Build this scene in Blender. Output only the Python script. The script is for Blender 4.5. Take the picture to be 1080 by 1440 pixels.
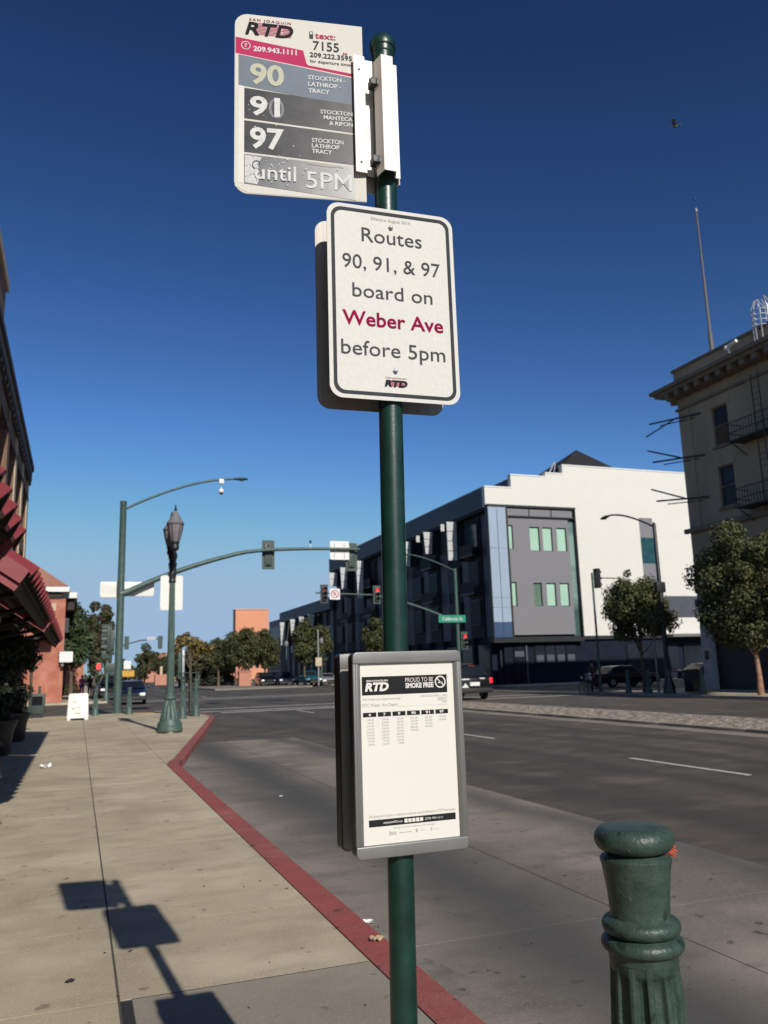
import bpy, bmesh, math, random
from mathutils import Vector, Matrix, noise
R = math.radians
S = bpy.context.scene
for o in list(bpy.data.objects): bpy.data.objects.remove(o)
C = S.collection
# ------------------------------------------------------------------ camera
cd = bpy.data.cameras.new('camera'); cam = bpy.data.objects.new('camera', cd); C.objects.link(cam)
cam.matrix_world = Matrix.Translation((0, 0, 1.5)) @ Matrix.Rotation(R(-20.5), 4, 'Z') @ Matrix.Rotation(R(100.9), 4, 'X') @ Matrix.Rotation(R(-1.75), 4, 'Z')
cd.sensor_fit = 'VERTICAL'; cd.sensor_height = 36; cd.lens = 28.75; cd.clip_start = 0.05; cd.clip_end = 6000
cd.dof.use_dof = True; cd.dof.focus_distance = 2.35; cd.dof.aperture_fstop = 6.5
S.camera = cam
S.render.resolution_x = 768; S.render.resolution_y = 1024
# ------------------------------------------------------------------ world, sun, exposure
SUN = Vector((0.42, -5.03, 3.245)).normalized()
W = bpy.data.worlds.new('World'); S.world = W; W.use_nodes = True
nt = W.node_tree; bg = nt.nodes['Background']
sky = nt.nodes.new('ShaderNodeTexSky'); sky.sky_type = 'NISHITA'; sky.sun_disc = False
sky.sun_elevation = math.asin(SUN.z); sky.sun_rotation = math.atan2(SUN.x, SUN.y)
sky.altitude = 0; sky.air_density = 1.0; sky.dust_density = 0.4; sky.ozone_density = 2.5
gm = nt.nodes.new('ShaderNodeGamma'); gm.inputs[1].default_value = 1.9; nt.links.new(sky.outputs[0], gm.inputs[0])
tn = nt.nodes.new('ShaderNodeVectorMath'); tn.operation = 'MULTIPLY'; tn.inputs[1].default_value = (.31, .325, .315); nt.links.new(gm.outputs[0], tn.inputs[0])
sp_ = nt.nodes.new('ShaderNodeSeparateXYZ'); mn = nt.nodes.new('ShaderNodeCombineXYZ'); nt.links.new(tn.outputs[0], sp_.inputs[0])
for i_, (cap_, k_) in enumerate(((4.7, 4.2), (6.9, 5.6), (9.6, 3.0))):
    q_ = nt.nodes.new('ShaderNodeMath'); q_.operation = 'SMOOTH_MIN'; q_.inputs[1].default_value = cap_; q_.inputs[2].default_value = k_
    nt.links.new(sp_.outputs[i_], q_.inputs[0]); nt.links.new(q_.outputs[0], mn.inputs[i_])
nt.links.new(mn.outputs[0], bg.inputs[0]); bg.inputs[1].default_value = 0.07
sl = bpy.data.lights.new('sun', 'SUN'); sl.energy = 4.6; sl.angle = R(0.53); sl.color = (1, 0.945, 0.865)
so = bpy.data.objects.new('sun', sl); C.objects.link(so); so.rotation_euler = (-SUN).to_track_quat('-Z', 'Y').to_euler(); so.location = (5, -20, 40)
S.view_settings.view_transform = 'Standard'; S.view_settings.look = 'None'; S.view_settings.exposure = 0; S.view_settings.gamma = 1
S.view_settings.use_curve_mapping = False
S.render.engine = 'CYCLES'

# ------------------------------------------------------------------ materials
def mat(name, col, rough=.6, metal=0, var=.12, scale=3, bump=0, bscale=60, orand=0, world=False, emit=0, coat=0, spec=.5, trans=0, col2=None, stretch=(1, 1, 1), fac=(.35, .7)):
    m = bpy.data.materials.new(name); m.use_nodes = True; n = m.node_tree.nodes; l = m.node_tree.links
    b = n['Principled BSDF']; b.inputs['Roughness'].default_value = rough; b.inputs['Metallic'].default_value = metal
    b.inputs['Specular IOR Level'].default_value = spec
    if coat: b.inputs['Coat Weight'].default_value = coat
    if world: co = n.new('ShaderNodeNewGeometry').outputs['Position']
    else: co = n.new('ShaderNodeTexCoord').outputs['Object']
    mp = n.new('ShaderNodeMapping'); mp.inputs['Scale'].default_value = stretch; l.new(co, mp.inputs[0]); co = mp.outputs[0]
    nz = n.new('ShaderNodeTexNoise'); nz.inputs['Scale'].default_value = scale; nz.inputs['Detail'].default_value = 8; nz.inputs['Roughness'].default_value = .62
    l.new(co, nz.inputs['Vector'])
    r = n.new('ShaderNodeMapRange'); r.inputs[1].default_value = fac[0]; r.inputs[2].default_value = fac[1]; l.new(nz.outputs[0], r.inputs[0])
    mx = n.new('ShaderNodeMix'); mx.data_type = 'RGBA'
    lo = tuple(c * (1 - var) for c in col); hi = tuple(min(1, c * (1 + var)) for c in col)
    if col2: lo = col; hi = col2
    mx.inputs[6].default_value = (*lo, 1); mx.inputs[7].default_value = (*hi, 1); l.new(r.outputs[0], mx.inputs[0])
    out = mx.outputs[2]
    if orand:
        oi = n.new('ShaderNodeObjectInfo'); rr = n.new('ShaderNodeMapRange'); rr.inputs[3].default_value = 1 - orand; rr.inputs[4].default_value = 1 + orand
        l.new(oi.outputs['Random'], rr.inputs[0]); vm = n.new('ShaderNodeVectorMath'); vm.operation = 'SCALE'
        l.new(out, vm.inputs[0]); l.new(rr.outputs[0], vm.inputs['Scale']); out = vm.outputs[0]
    l.new(out, b.inputs['Base Color'])
    if bump:
        n2 = n.new('ShaderNodeTexNoise'); n2.inputs['Scale'].default_value = bscale; n2.inputs['Detail'].default_value = 5; l.new(co, n2.inputs['Vector'])
        bp = n.new('ShaderNodeBump'); bp.inputs['Strength'].default_value = bump; bp.inputs['Distance'].default_value = .01
        l.new(n2.outputs[0], bp.inputs['Height']); l.new(bp.outputs[0], b.inputs['Normal'])
    if emit: b.inputs['Emission Color'].default_value = (*col, 1); b.inputs['Emission Strength'].default_value = emit
    if trans:
        t = n.new('ShaderNodeBsdfTranslucent'); l.new(out, t.inputs[0]); ms = n.new('ShaderNodeMixShader'); ms.inputs[0].default_value = trans
        l.new(b.outputs[0], ms.inputs[1]); l.new(t.outputs[0], ms.inputs[2]); l.new(ms.outputs[0], n['Material Output'].inputs[0])
    m['out'] = 0
    return m
def chips(m, col, scale, lo, amt=.8):
    n = m.node_tree.nodes; l = m.node_tree.links; b = n['Principled BSDF']; src = b.inputs['Base Color'].links[0].from_socket
    co = n.new('ShaderNodeTexCoord').outputs['Object']; z = n.new('ShaderNodeTexNoise'); z.inputs['Scale'].default_value = scale; z.inputs['Detail'].default_value = 5; l.new(co, z.inputs['Vector'])
    q = n.new('ShaderNodeMapRange'); q.inputs[1].default_value = lo; q.inputs[2].default_value = lo + .02; q.inputs[4].default_value = amt; l.new(z.outputs[0], q.inputs[0])
    x = n.new('ShaderNodeMix'); x.data_type = 'RGBA'; x.inputs[7].default_value = (*col, 1); l.new(q.outputs[0], x.inputs[0]); l.new(src, x.inputs[6]); l.new(x.outputs[2], b.inputs['Base Color'])
def ground_mat(name, base, stain, light, scale, bands=None, rough=.85, bump=.35, orand=0, spots=.25, bandcol=None, bscale=140, cracks=0):
    """worn paving: broad mottling, long stains, fine grit, dark spots, optional worn wheel bands along the street"""
    m = mat(name, base, rough, var=.1, scale=scale, world=True, bump=bump, bscale=bscale, orand=orand)
    n = m.node_tree.nodes; l = m.node_tree.links; b = n['Principled BSDF']; src = b.inputs['Base Color'].links[0].from_socket
    pos = n.new('ShaderNodeNewGeometry').outputs['Position']
    def layer(src, col, scale, lo, hi, amt, stretch=(1, 1, 1), detail=6):
        mp = n.new('ShaderNodeMapping'); mp.inputs['Scale'].default_value = stretch; l.new(pos, mp.inputs[0])
        z = n.new('ShaderNodeTexNoise'); z.inputs['Scale'].default_value = scale; z.inputs['Detail'].default_value = detail; l.new(mp.outputs[0], z.inputs['Vector'])
        r = n.new('ShaderNodeMapRange'); r.inputs[1].default_value = lo; r.inputs[2].default_value = hi; r.inputs[4].default_value = amt; l.new(z.outputs[0], r.inputs[0])
        x = n.new('ShaderNodeMix'); x.data_type = 'RGBA'; x.inputs[7].default_value = (*col, 1)
        l.new(r.outputs[0], x.inputs[0]); l.new(src, x.inputs[6]); return x.outputs[2]
    src = layer(src, stain, .5, .44, .60, .75, (1, .55, 1), 9)
    src = layer(src, light, 1.1, .50, .66, .7, (.8, 1.1, 1), 9)
    src = layer(src, stain, 3.2, .50, .66, .55, (.6, 1.2, 1), 9)
    src = layer(src, light, 60, .52, .66, .45, detail=4)
    src = layer(src, tuple(c * .6 for c in stain), 130, .52, .70, .5, detail=3)
    src = layer(src, tuple(c * .4 for c in stain), 7, .66, .70, spots, detail=4)
    src = layer(src, tuple(c * .5 for c in stain), 1.7, .66, .72, spots * .6, (1, .6, 1), 7)
    if cracks:
        mp = n.new('ShaderNodeMapping'); mp.inputs['Scale'].default_value = (1, .8, 1); l.new(pos, mp.inputs[0])
        wz = n.new('ShaderNodeTexNoise'); wz.inputs['Scale'].default_value = 1.8; wz.inputs['Detail'].default_value = 7; l.new(mp.outputs[0], wz.inputs['Vector'])
        wa = n.new('ShaderNodeVectorMath'); wa.operation = 'MULTIPLY_ADD'; wa.inputs[1].default_value = (1.1, 1.1, 0); l.new(wz.outputs['Color'], wa.inputs[0]); l.new(mp.outputs[0], wa.inputs[2])
        vo = n.new('ShaderNodeTexVoronoi'); vo.feature = 'DISTANCE_TO_EDGE'; vo.inputs['Scale'].default_value = cracks; l.new(wa.outputs[0], vo.inputs['Vector'])
        gate = n.new('ShaderNodeTexNoise'); gate.inputs['Scale'].default_value = .35; l.new(pos, gate.inputs['Vector'])
        r1 = n.new('ShaderNodeMapRange'); r1.inputs[1].default_value = .004; r1.inputs[2].default_value = .0; l.new(vo.outputs[0], r1.inputs[0])
        r2 = n.new('ShaderNodeMapRange'); r2.inputs[1].default_value = .5; r2.inputs[2].default_value = .56; r2.inputs[4].default_value = .8; l.new(gate.outputs[0], r2.inputs[0])
        mu = n.new('ShaderNodeMath'); mu.operation = 'MULTIPLY'; l.new(r1.outputs[0], mu.inputs[0]); l.new(r2.outputs[0], mu.inputs[1])
        x = n.new('ShaderNodeMix'); x.data_type = 'RGBA'; x.inputs[7].default_value = (*tuple(c * .35 for c in stain), 1); l.new(mu.outputs[0], x.inputs[0]); l.new(src, x.inputs[6]); src = x.outputs[2]
    if bands:
        sx = n.new('ShaderNodeSeparateXYZ'); l.new(pos, sx.inputs[0])
        wob = n.new('ShaderNodeTexNoise'); wob.inputs['Scale'].default_value = .25; l.new(pos, wob.inputs['Vector'])
        for (cx, w, amt) in bands:
            def mth(op, a, bv):
                q = n.new('ShaderNodeMath'); q.operation = op
                for i, s_ in enumerate((a, bv)):
                    if s_ is None: continue
                    if isinstance(s_, (int, float)): q.inputs[i].default_value = s_
                    else: l.new(s_, q.inputs[i])
                return q.outputs[0]
            xx = mth('ADD', sx.outputs[0], mth('MULTIPLY', mth('SUBTRACT', wob.outputs[0], .5), 1.2))
            d = mth('ABSOLUTE', mth('SUBTRACT', xx, cx), None)
            r = n.new('ShaderNodeMapRange'); r.interpolation_type = 'SMOOTHSTEP'; r.inputs[1].default_value = w; r.inputs[2].default_value = 0; r.inputs[3].default_value = 0; r.inputs[4].default_value = amt; l.new(d, r.inputs[0])
            x = n.new('ShaderNodeMix'); x.data_type = 'RGBA'; x.inputs[7].default_value = (*(bandcol or stain), 1); l.new(r.outputs[0], x.inputs[0]); l.new(src, x.inputs[6]); src = x.outputs[2]
    l.new(src, b.inputs['Base Color'])
    return m
M = {}
M['walk'] = ground_mat('sidewalk_concrete', (.47, .40, .28), (.32, .265, .18), (.58, .50, .37), 2.2, orand=.06, spots=.6, cracks=.33)
M['walk_new'] = ground_mat('newer_grey_concrete', (.31, .275, .215), (.22, .19, .15), (.36, .32, .255), 3, orand=.03, spots=.5)
M['bay'] = ground_mat('bus_bay_concrete', (.235, .205, .165), (.13, .115, .096), (.33, .285, .225), 1.4, bands=[(2.75, .95, .9), (4.9, .55, .7)], bandcol=(.060, .058, .056), orand=.07, spots=.8, cracks=.3)
M['asphalt'] = ground_mat('worn_asphalt', (.084, .071, .056), (.042, .037, .031), (.135, .115, .09), 1.1, bands=[(6.2, .55, .7), (8.0, .5, .7), (10.2, .55, .7), (12.0, .5, .7)], bandcol=(.04, .036, .033), spots=.7, rough=.85, cracks=.42)
M['gutter'] = ground_mat('gutter_concrete', (.24, .21, .17), (.15, .13, .11), (.32, .28, .23), 2)
M['cobble'] = mat('cobble_stone', (.20, .17, .135), .9, col2=(.29, .25, .20), scale=1.9, world=True, bump=.4)
M['joint'] = mat('black_joint_filler', (.02, .02, .022), .9)
M['dirt'] = mat('joint_dirt', (.07, .06, .048), .95)
M['kerb_red'] = ground_mat('red_kerb_paint', (.31, .068, .058), (.20, .075, .062), (.40, .15, .12), 5, bump=.25, spots=.8, rough=.75)
M['kerb'] = ground_mat('kerb_concrete', (.34, .30, .24), (.24, .21, .17), (.42, .37, .3), 3)
M['yellow'] = mat('yellow_tactile', (.55, .30, .04), .7, var=.2)
M['white_paint'] = mat('road_marking_paint', (.50, .48, .44), .8, col2=(.2, .18, .16), scale=14, world=True, fac=(.5, .75))
M['earth'] = mat('far_ground', (.13, .115, .09), .95, world=True, scale=.05)
M['green'] = mat('dark_green_enamel', (.007, .032, .024), .33, var=.35, scale=14, bump=.08, bscale=250, spec=.5)
M['bollard'] = mat('bollard_green_paint', (.022, .044, .034), .42, col2=(.050, .078, .062), scale=22, bump=.25, bscale=110, spec=.4)
chips(M['bollard'], (.010, .022, .018), 14, .62, .7); chips(M['bollard'], (.13, .14, .12), 55, .70, .7); chips(M['green'], (.09, .10, .09), 70, .715, .7)
M['fgreen'] = mat('weathered_green_paint', (.055, .095, .082), .5, var=.2, scale=6)
M['sgreen'] = mat('signal_green_housing', (.035, .06, .048), .5, var=.15)
M['alu'] = mat('aluminium', (.22, .215, .205), .45, metal=.5, var=.1, scale=8, stretch=(1, 1, .1))
M['alu_dark'] = mat('brushed_aluminium_back', (.30, .28, .25), .55, metal=.4, var=.15, scale=10, stretch=(6, 1, .3))
M['black'] = mat('black_plastic', (.008, .008, .009), .4)
M['darkgrey'] = mat('dark_grey', (.03, .03, .033), .5)
M['plate_white'] = mat('white_sign_face', (.58, .56, .50), .6, var=.03, scale=120, spec=.2)
M['reflective'] = mat('reflective_sheeting', (.60, .585, .54), .6, var=.05, scale=90, bump=.15, bscale=500, spec=.3)
M['bracket'] = mat('painted_bracket', (.70, .65, .59), .35, var=.05)
M['paper'] = mat('poster_paper', (.66, .64, .575), .35, var=.02, spec=.25)
M['pink'] = mat('pink_print', (.43, .032, .10), .75, var=.05, spec=.15)
M['magenta'] = mat('magenta_lettering', (.25, .003, .05), .8, var=.05, spec=.08)
M['ltgrey'] = mat('grey_lettering', (.068, .070, .074), .85, var=.1, spec=.05)
M['border'] = mat('grey_border_print', (.052, .056, .062), .85, var=.15, spec=.05)
M['ink'] = mat('black_print', (.020, .020, .022), .8, spec=.08)
M['inkgrey'] = mat('grey_print', (.35, .34, .31), .6)
M['panel_blue'] = mat('faded_slate_panel', (.115, .145, .185), .5, spec=.2, var=.08, scale=15)
M['panel_dark'] = mat('charcoal_panel', (.022, .023, .028), .32, spec=.10, col2=(.048, .048, .055), scale=26)
M['panel_worn'] = mat('worn_grey_panel', (.07, .075, .088), .3, spec=.22, col2=(.14, .14, .15), scale=22, fac=(.4, .75))
M['num_cream'] = mat('cream_lettering', (.46, .46, .35), .7, spec=.15, var=.06, scale=60)
M['num_white'] = mat('white_lettering', (.60, .60, .58), .7, spec=.15, var=.1, scale=80)
M['scrap'] = mat('sticker_scrap', (.42, .42, .42), .5, var=.2, scale=90)  # peeling sticker bits, pale also in place of glare on the sign
M['orange_cloth'] = mat('orange_ribbon', (.8, .14, .05), .7, trans=.3)
M['white_bright'] = mat('white_enamel', (.70, .69, .65), .5, var=.03)
M['white_wall'] = mat('white_stucco', (.64, .62, .56), .85, var=.02, scale=.6, world=True, bump=.05)
M['white_base'] = mat('cream_band', (.72, .70, .62), .8, var=.03)
M['navy'] = mat('navy_cladding', (.020, .024, .034), .7, spec=.2, var=.2, scale=1.5, world=True)
M['navy_roof'] = mat('slate_fascia', (.055, .066, .086), .6, var=.06, world=True)
M['navy_blue'] = mat('navy_shopfront', (.007, .011, .024), .7, spec=.15, var=.3, scale=.8, world=True)  # navy paint, darkened further to stand in for missing shade on the shopfront
M['facade_grey'] = mat('grey_facade_strip', (.06, .067, .085), .6, var=.1, scale=.7, world=True)
M['bay_grey'] = mat('grey_stucco', (.19, .185, .195), .85, var=.02, scale=1, world=True)
M['blue_glass'] = mat('pale_blue_panel', (.30, .37, .46), .35, var=.05, scale=.7, world=True)
M['blue_glass_dark'] = mat('deep_blue_panel', (.05, .085, .16), .3, var=.1, world=True)
M['pane_green'] = mat('pale_green_glass', (.36, .55, .42), .12, var=.08, scale=.5, world=True)  # pale green base colour for the bay panes and the blade sign
M['pane_dgreen'] = mat('green_dark_glass', (.12, .19, .14), .12, var=.2, scale=.9, world=True)
M['fin'] = mat('frosted_fin_panel', (.46, .47, .46), .5, var=.06, world=True)
M['teal_glass'] = mat('teal_glass', (.02, .07, .085), .12, spec=.25, var=.3, scale=2, world=True)
M['dull_glass'] = mat('dull_dark_glass', (.014, .018, .026), .5, spec=.12, var=.4, scale=.5, world=True)
M['glass'] = mat('dark_window_glass', (.012, .015, .020), .12, spec=.22, var=.3, scale=.8, world=True)
M['glass_blue'] = mat('blue_window_glass', (.030, .034, .042), .25, spec=.12, var=.3, scale=.8, world=True)
M['steel_mirror'] = mat('greenish_reflective_glass', (.05, .09, .08), .15, col2=(.22, .32, .29), scale=.28, world=True, fac=(.45, .6), stretch=(.3, .3, 1))
M['frame'] = mat('black_window_frame', (.012, .013, .015), .5)
M['tan'] = mat('tan_render', (.36, .275, .18), .9, var=.15, scale=.7, world=True, bump=.1, stretch=(1, 1, .35))
M['tan_trim'] = mat('dark_cornice_stone', (.20, .155, .11), .85, var=.2, scale=1.5, world=True)
M['blind'] = mat('orange_brown_blind', (.10, .055, .025), .8)
M['iron'] = mat('black_iron', (.015, .016, .018), .5)
M['iron_grey'] = mat('galvanised_steel', (.42, .43, .46), .4, metal=.3)
M['pole_brown'] = mat('weathered_pole', (.12, .10, .085), .7)
M['black_roof'] = mat('black_roof', (.012, .012, .013), .8)
M['brick'] = mat('red_brick_wall', (.36, .125, .08), .9, col2=(.46, .19, .13), scale=1.1, world=True, bump=.2, fac=(.45, .62))
M['roof_tile'] = mat('terracotta_roof', (.33, .15, .10), .85, var=.15, world=True)
M['tan_brick'] = mat('brown_brick_pier', (.20, .12, .075), .9, var=.15, scale=3, world=True)
M['cornice_dk'] = mat('dark_brown_cornice', (.035, .025, .022), .8, var=.2, world=True)
M['pale_trim'] = mat('pale_stone_trim', (.50, .40, .28), .85)
M['awning_red'] = mat('red_corrugated_metal', (.21, .034, .038), .5, var=.12, scale=5)
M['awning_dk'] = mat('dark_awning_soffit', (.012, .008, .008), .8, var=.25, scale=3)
M['orange_wall'] = mat('orange_stucco', (.60, .26, .145), .85, var=.05, world=True, scale=.1)
M['brick_far'] = mat('pinkish_brick', (.45, .21, .14), .9)
M['leaf_a'] = mat('green_leaf', (.058, .070, .020), .6, col2=(.125, .130, .040), scale=1.2, world=True, trans=.22)
M['leaf_b'] = mat('dark_olive_leaf', (.036, .046, .015), .65, col2=(.080, .080, .026), scale=1, world=True, trans=.2)
M['leaf_c'] = mat('bluish_green_leaf', (.035, .075, .025), .6, col2=(.075, .115, .040), scale=1, world=True, trans=.25)
M['leaf_y'] = mat('autumn_yellow_leaf', (.16, .12, .03), .6, col2=(.36, .25, .06), scale=2, world=True, trans=.3)
M['leaf_br'] = mat('brownish_leaf', (.055, .05, .025), .6, col2=(.10, .085, .04), scale=1, world=True, trans=.2)
M['leaf_dk'] = mat('shade_plant_leaf', (.015, .026, .01), .6, var=.4, trans=.1)
M['bark'] = mat('bark', (.11, .085, .06), .9, var=.25, scale=8, bump=.4)
M['bark_red'] = mat('flaking_bark', (.30, .16, .10), .9, var=.4, scale=5, bump=.4)
M['pot'] = mat('dark_planter', (.02, .02, .02), .6)
M['car_black'] = mat('black_car_paint', (.006, .006, .008), .22, coat=.4)
M['car_blue'] = mat('dark_blue_car_paint', (.008, .014, .04), .25, coat=.4)
M['car_teal'] = mat('teal_car_paint', (.01, .09, .13), .3, coat=.4)
M['car_silver'] = mat('silver_car_paint', (.35, .36, .38), .3, metal=.3, coat=.4)
M['car_white'] = mat('white_car_paint', (.75, .75, .74), .3, coat=.4)
M['bumper'] = mat('grey_bumper', (.014, .014, .014), .6)
M['tyre'] = mat('tyre_rubber', (.012, .012, .012), .85)
M['rim'] = mat('wheel_rim', (.28, .28, .29), .35, metal=.6)
M['lamp_red'] = mat('red_lamp', (.9, .015, .03), .3, emit=1.6, var=0)
M['red_dull'] = mat('unlit_red_lens', (.25, .015, .012), .3)
M['dark_lens'] = mat('unlit_lens', (.02, .018, .015), .2)
M['head_lamp'] = mat('clear_headlight', (.8, .8, .78), .15)
M['sig_red'] = mat('lit_red_signal', (1, .03, .03), .4, emit=2.2, var=0)
M['st_green'] = mat('street_sign_green', (.01, .22, .13), .5, var=.05)
M['skin'] = mat('skin', (.36, .20, .13), .6)
M['cl_pink'] = mat('pink_shirt', (.65, .14, .20), .9)
M['cl_jean'] = mat('blue_jeans', (.05, .12, .28), .9)
M['cl_dark'] = mat('dark_clothes', (.015, .015, .018), .9)
M['cl_grey'] = mat('grey_brown_top', (.06, .05, .045), .9)
M['hair'] = mat('dark_hair', (.015, .01, .008), .7)
M['lamp_glass'] = mat('smoky_lantern_glass', (.30, .28, .29), .18, var=.2, scale=8, trans=.35)
M['lamp_roof'] = mat('lantern_roof', (.16, .155, .16), .4, var=.1)
M['pale_col'] = mat('pale_blue_render', (.50, .49, .48), .8)
M['tissue'] = mat('white_tissue', (.82, .81, .78), .8)
M['leaf_dry'] = mat('dry_leaf', (.42, .30, .19), .8, var=.3, scale=30)
M['speck'] = mat('dark_debris', (.03, .025, .02), .9)
M['bird'] = mat('bird_plumage', (.05, .045, .045), .7, col2=(.16, .15, .15), scale=12)

# ------------------------------------------------------------------ mesh helpers
class MB:
    def __init__(s): s.v = []; s.f = []; s.mi = []; s.cur = 0
    def face(s, pts): i = len(s.v); s.v += [tuple(p) for p in pts]; s.f.append(tuple(range(i, i + len(pts)))); s.mi.append(s.cur)
    def add(s, vs, fs): i = len(s.v); s.v += [tuple(p) for p in vs]; s.f += [tuple(i + k for k in f) for f in fs]; s.mi += [s.cur] * len(fs)
    def box(s, x0, x1, y0, y1, z0, z1):
        s.add([(x0, y0, z0), (x1, y0, z0), (x1, y1, z0), (x0, y1, z0), (x0, y0, z1), (x1, y0, z1), (x1, y1, z1), (x0, y1, z1)],
              [(0, 3, 2, 1), (4, 5, 6, 7), (0, 1, 5, 4), (1, 2, 6, 5), (2, 3, 7, 6), (3, 0, 4, 7)]); return s
    def prism(s, poly, lo, hi, axis='z', inset=0, top=0):
        """poly: list of 2-D points (CCW); extruded along axis. inset chamfers the hi side"""
        n = len(poly); cx = sum(p[0] for p in poly) / n; cy = sum(p[1] for p in poly) / n
        def P(p, h): return {'z': (p[0], p[1], h), 'y': (p[0], h, p[1]), 'x': (h, p[0], p[1])}[axis]
        def ins(p):
            d = math.hypot(p[0] - cx, p[1] - cy) or 1; k = max(0, 1 - inset * 1.4 / d); return (cx + (p[0] - cx) * k, cy + (p[1] - cy) * k)
        vs = [P(p, lo) for p in poly] + [P(p, hi - inset) for p in poly]; fs = [tuple(range(n - 1, -1, -1))]
        fs += [(i, (i + 1) % n, n + (i + 1) % n, n + i) for i in range(n)]
        if inset:
            vs += [P(ins(p), hi) for p in poly]; fs += [(n + i, n + (i + 1) % n, 2 * n + (i + 1) % n, 2 * n + i) for i in range(n)]; fs.append(tuple(range(2 * n, 3 * n)))
        else: fs.append(tuple(range(n, 2 * n)))
        if axis == 'y': fs = [f[::-1] for f in fs]
        s.add(vs, fs); return s
    def tube(s, path, rad, n=10, cap=True):
        path = [Vector(p) for p in path]; rads = rad if isinstance(rad, (list, tuple)) else [rad] * len(path)
        vs = []; fs = []; up = None
        for i, p in enumerate(path):
            t = (path[min(i + 1, len(path) - 1)] - path[max(i - 1, 0)]).normalized()
            if up is None: a = Vector((0, 0, 1)) if abs(t.z) < .9 else Vector((1, 0, 0)); up = (a - t * a.dot(t)).normalized()
            else: up = (up - t * up.dot(t)).normalized()
            b = t.cross(up)
            for k in range(n):
                an = 2 * math.pi * k / n; vs.append(p + (up * math.cos(an) + b * math.sin(an)) * rads[i])
        for i in range(len(path) - 1):
            for k in range(n): fs.append((i * n + k, i * n + (k + 1) % n, (i + 1) * n + (k + 1) % n, (i + 1) * n + k))
        if cap: fs.append(tuple(range(n - 1, -1, -1))); fs.append(tuple(range((len(path) - 1) * n, len(path) * n)))
        s.add(vs, fs); return s
    def lathe(s, prof, n=24, c=(0, 0), flute=None):
        """prof: (radius, z) from bottom to top; flute=(count, depth, z0, z1)"""
        vs = []; fs = []
        for r, z in prof:
            for k in range(n):
                a = 2 * math.pi * k / n; rr = r
                if flute and flute[2] <= z <= flute[3]:
                    q = abs(math.sin(a * flute[0] / 2)); rr = r - flute[1] * max(0, (q - .45) / .55) ** .7
                vs.append((c[0] + rr * math.cos(a), c[1] + rr * math.sin(a), z))
        for i in range(len(prof) - 1):
            for k in range(n): fs.append((i * n + k, i * n + (k + 1) % n, (i + 1) * n + (k + 1) % n, (i + 1) * n + k))
        fs.append(tuple(range(n - 1, -1, -1))); fs.append(tuple(range((len(prof) - 1) * n, len(prof) * n)))
        s.add(vs, fs); return s
    def ball(s, c, r, n=10, m=8):
        r = r if isinstance(r, (tuple, list)) else (r, r, r)
        vs = []; fs = []
        for i in range(m + 1):
            t = math.pi * i / m
            for k in range(n):
                a = 2 * math.pi * k / n; vs.append((c[0] + r[0] * math.sin(t) * math.cos(a), c[1] + r[1] * math.sin(t) * math.sin(a), c[2] - r[2] * math.cos(t)))
        for i in range(m):
            for k in range(n): fs.append((i * n + k, i * n + (k + 1) % n, (i + 1) * n + (k + 1) % n, (i + 1) * n + k))
        s.add(vs, fs); return s
    def build(s, name, m, parent=None, bevel=0, smooth=0, loc=None, segs=2):
        me = bpy.data.meshes.new(name); me.from_pydata(s.v, [], s.f)
        for x in (m if isinstance(m, (list, tuple)) else [m]): me.materials.append(x)
        me.polygons.foreach_set('material_index', s.mi)
        if bevel or smooth:
            bm = bmesh.new(); bm.from_mesh(me); bmesh.ops.remove_doubles(bm, verts=bm.verts, dist=1e-5)
            if bevel:
                es = [e for e in bm.edges if len(e.link_faces) == 2 and e.calc_face_angle(0) > R(25)]
                bmesh.ops.bevel(bm, geom=es, offset=bevel, segments=segs, affect='EDGES', profile=.6, clamp_overlap=True)
            bm.to_mesh(me); bm.free()
            if smooth or bevel:
                me.shade_smooth(); me.set_sharp_from_angle(angle=R(smooth or 40))
        me.update()
        o = bpy.data.objects.new(name, me); C.objects.link(o)
        if parent: o.parent = parent
        if loc: o.location = loc
        return o
def B(*a): return MB().box(*a)
def tag(o, label=None, cat=None, group=None, kind=None):
    if label: o['label'] = label
    if cat: o['category'] = cat
    if group: o['group'] = group
    if kind: o['kind'] = kind
    return o
def thing(name, label, cat, loc=(0, 0, 0), rotz=0, group=None):
    o = bpy.data.objects.new(name, None); C.objects.link(o); o.location = loc; o.rotation_euler = (0, 0, rotz); o.empty_display_size = .2
    return tag(o, label, cat, group)
def struct(name, loc=(0, 0, 0)):
    o = bpy.data.objects.new(name, None); C.objects.link(o); o.location = loc; o['kind'] = 'structure'; return o
def dup(o, parent=None, loc=None, rotz=None, label=None):
    c = o.copy(); C.objects.link(c)
    if parent: c.parent = parent
    if loc is not None: c.location = loc
    if rotz is not None: c.rotation_euler = (0, 0, rotz)
    if label: c['label'] = label
    for ch in [x for x in o.children]: dup(ch, c)
    return c
def rrect(x0, x1, z0, z1, r, n=6, corners=(1, 1, 1, 1)):
    """rounded rectangle, CCW from bottom-left; corners bl, br, tr, tl"""
    out = []
    for (cx, cz, a0, on) in ((x0 + r, z0 + r, 180, corners[0]), (x1 - r, z0 + r, 270, corners[1]), (x1 - r, z1 - r, 0, corners[2]), (x0 + r, z1 - r, 90, corners[3])):
        if on:
            for k in range(n + 1):
                a = R(a0 + 90 * k / n); out.append((cx + r * math.cos(a), cz + r * math.sin(a)))
        else: out.append((cx + (r if a0 in (270, 0) else -r), cz + (-r if a0 in (180, 270) else r)))
    return out
_txt = {}
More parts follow.
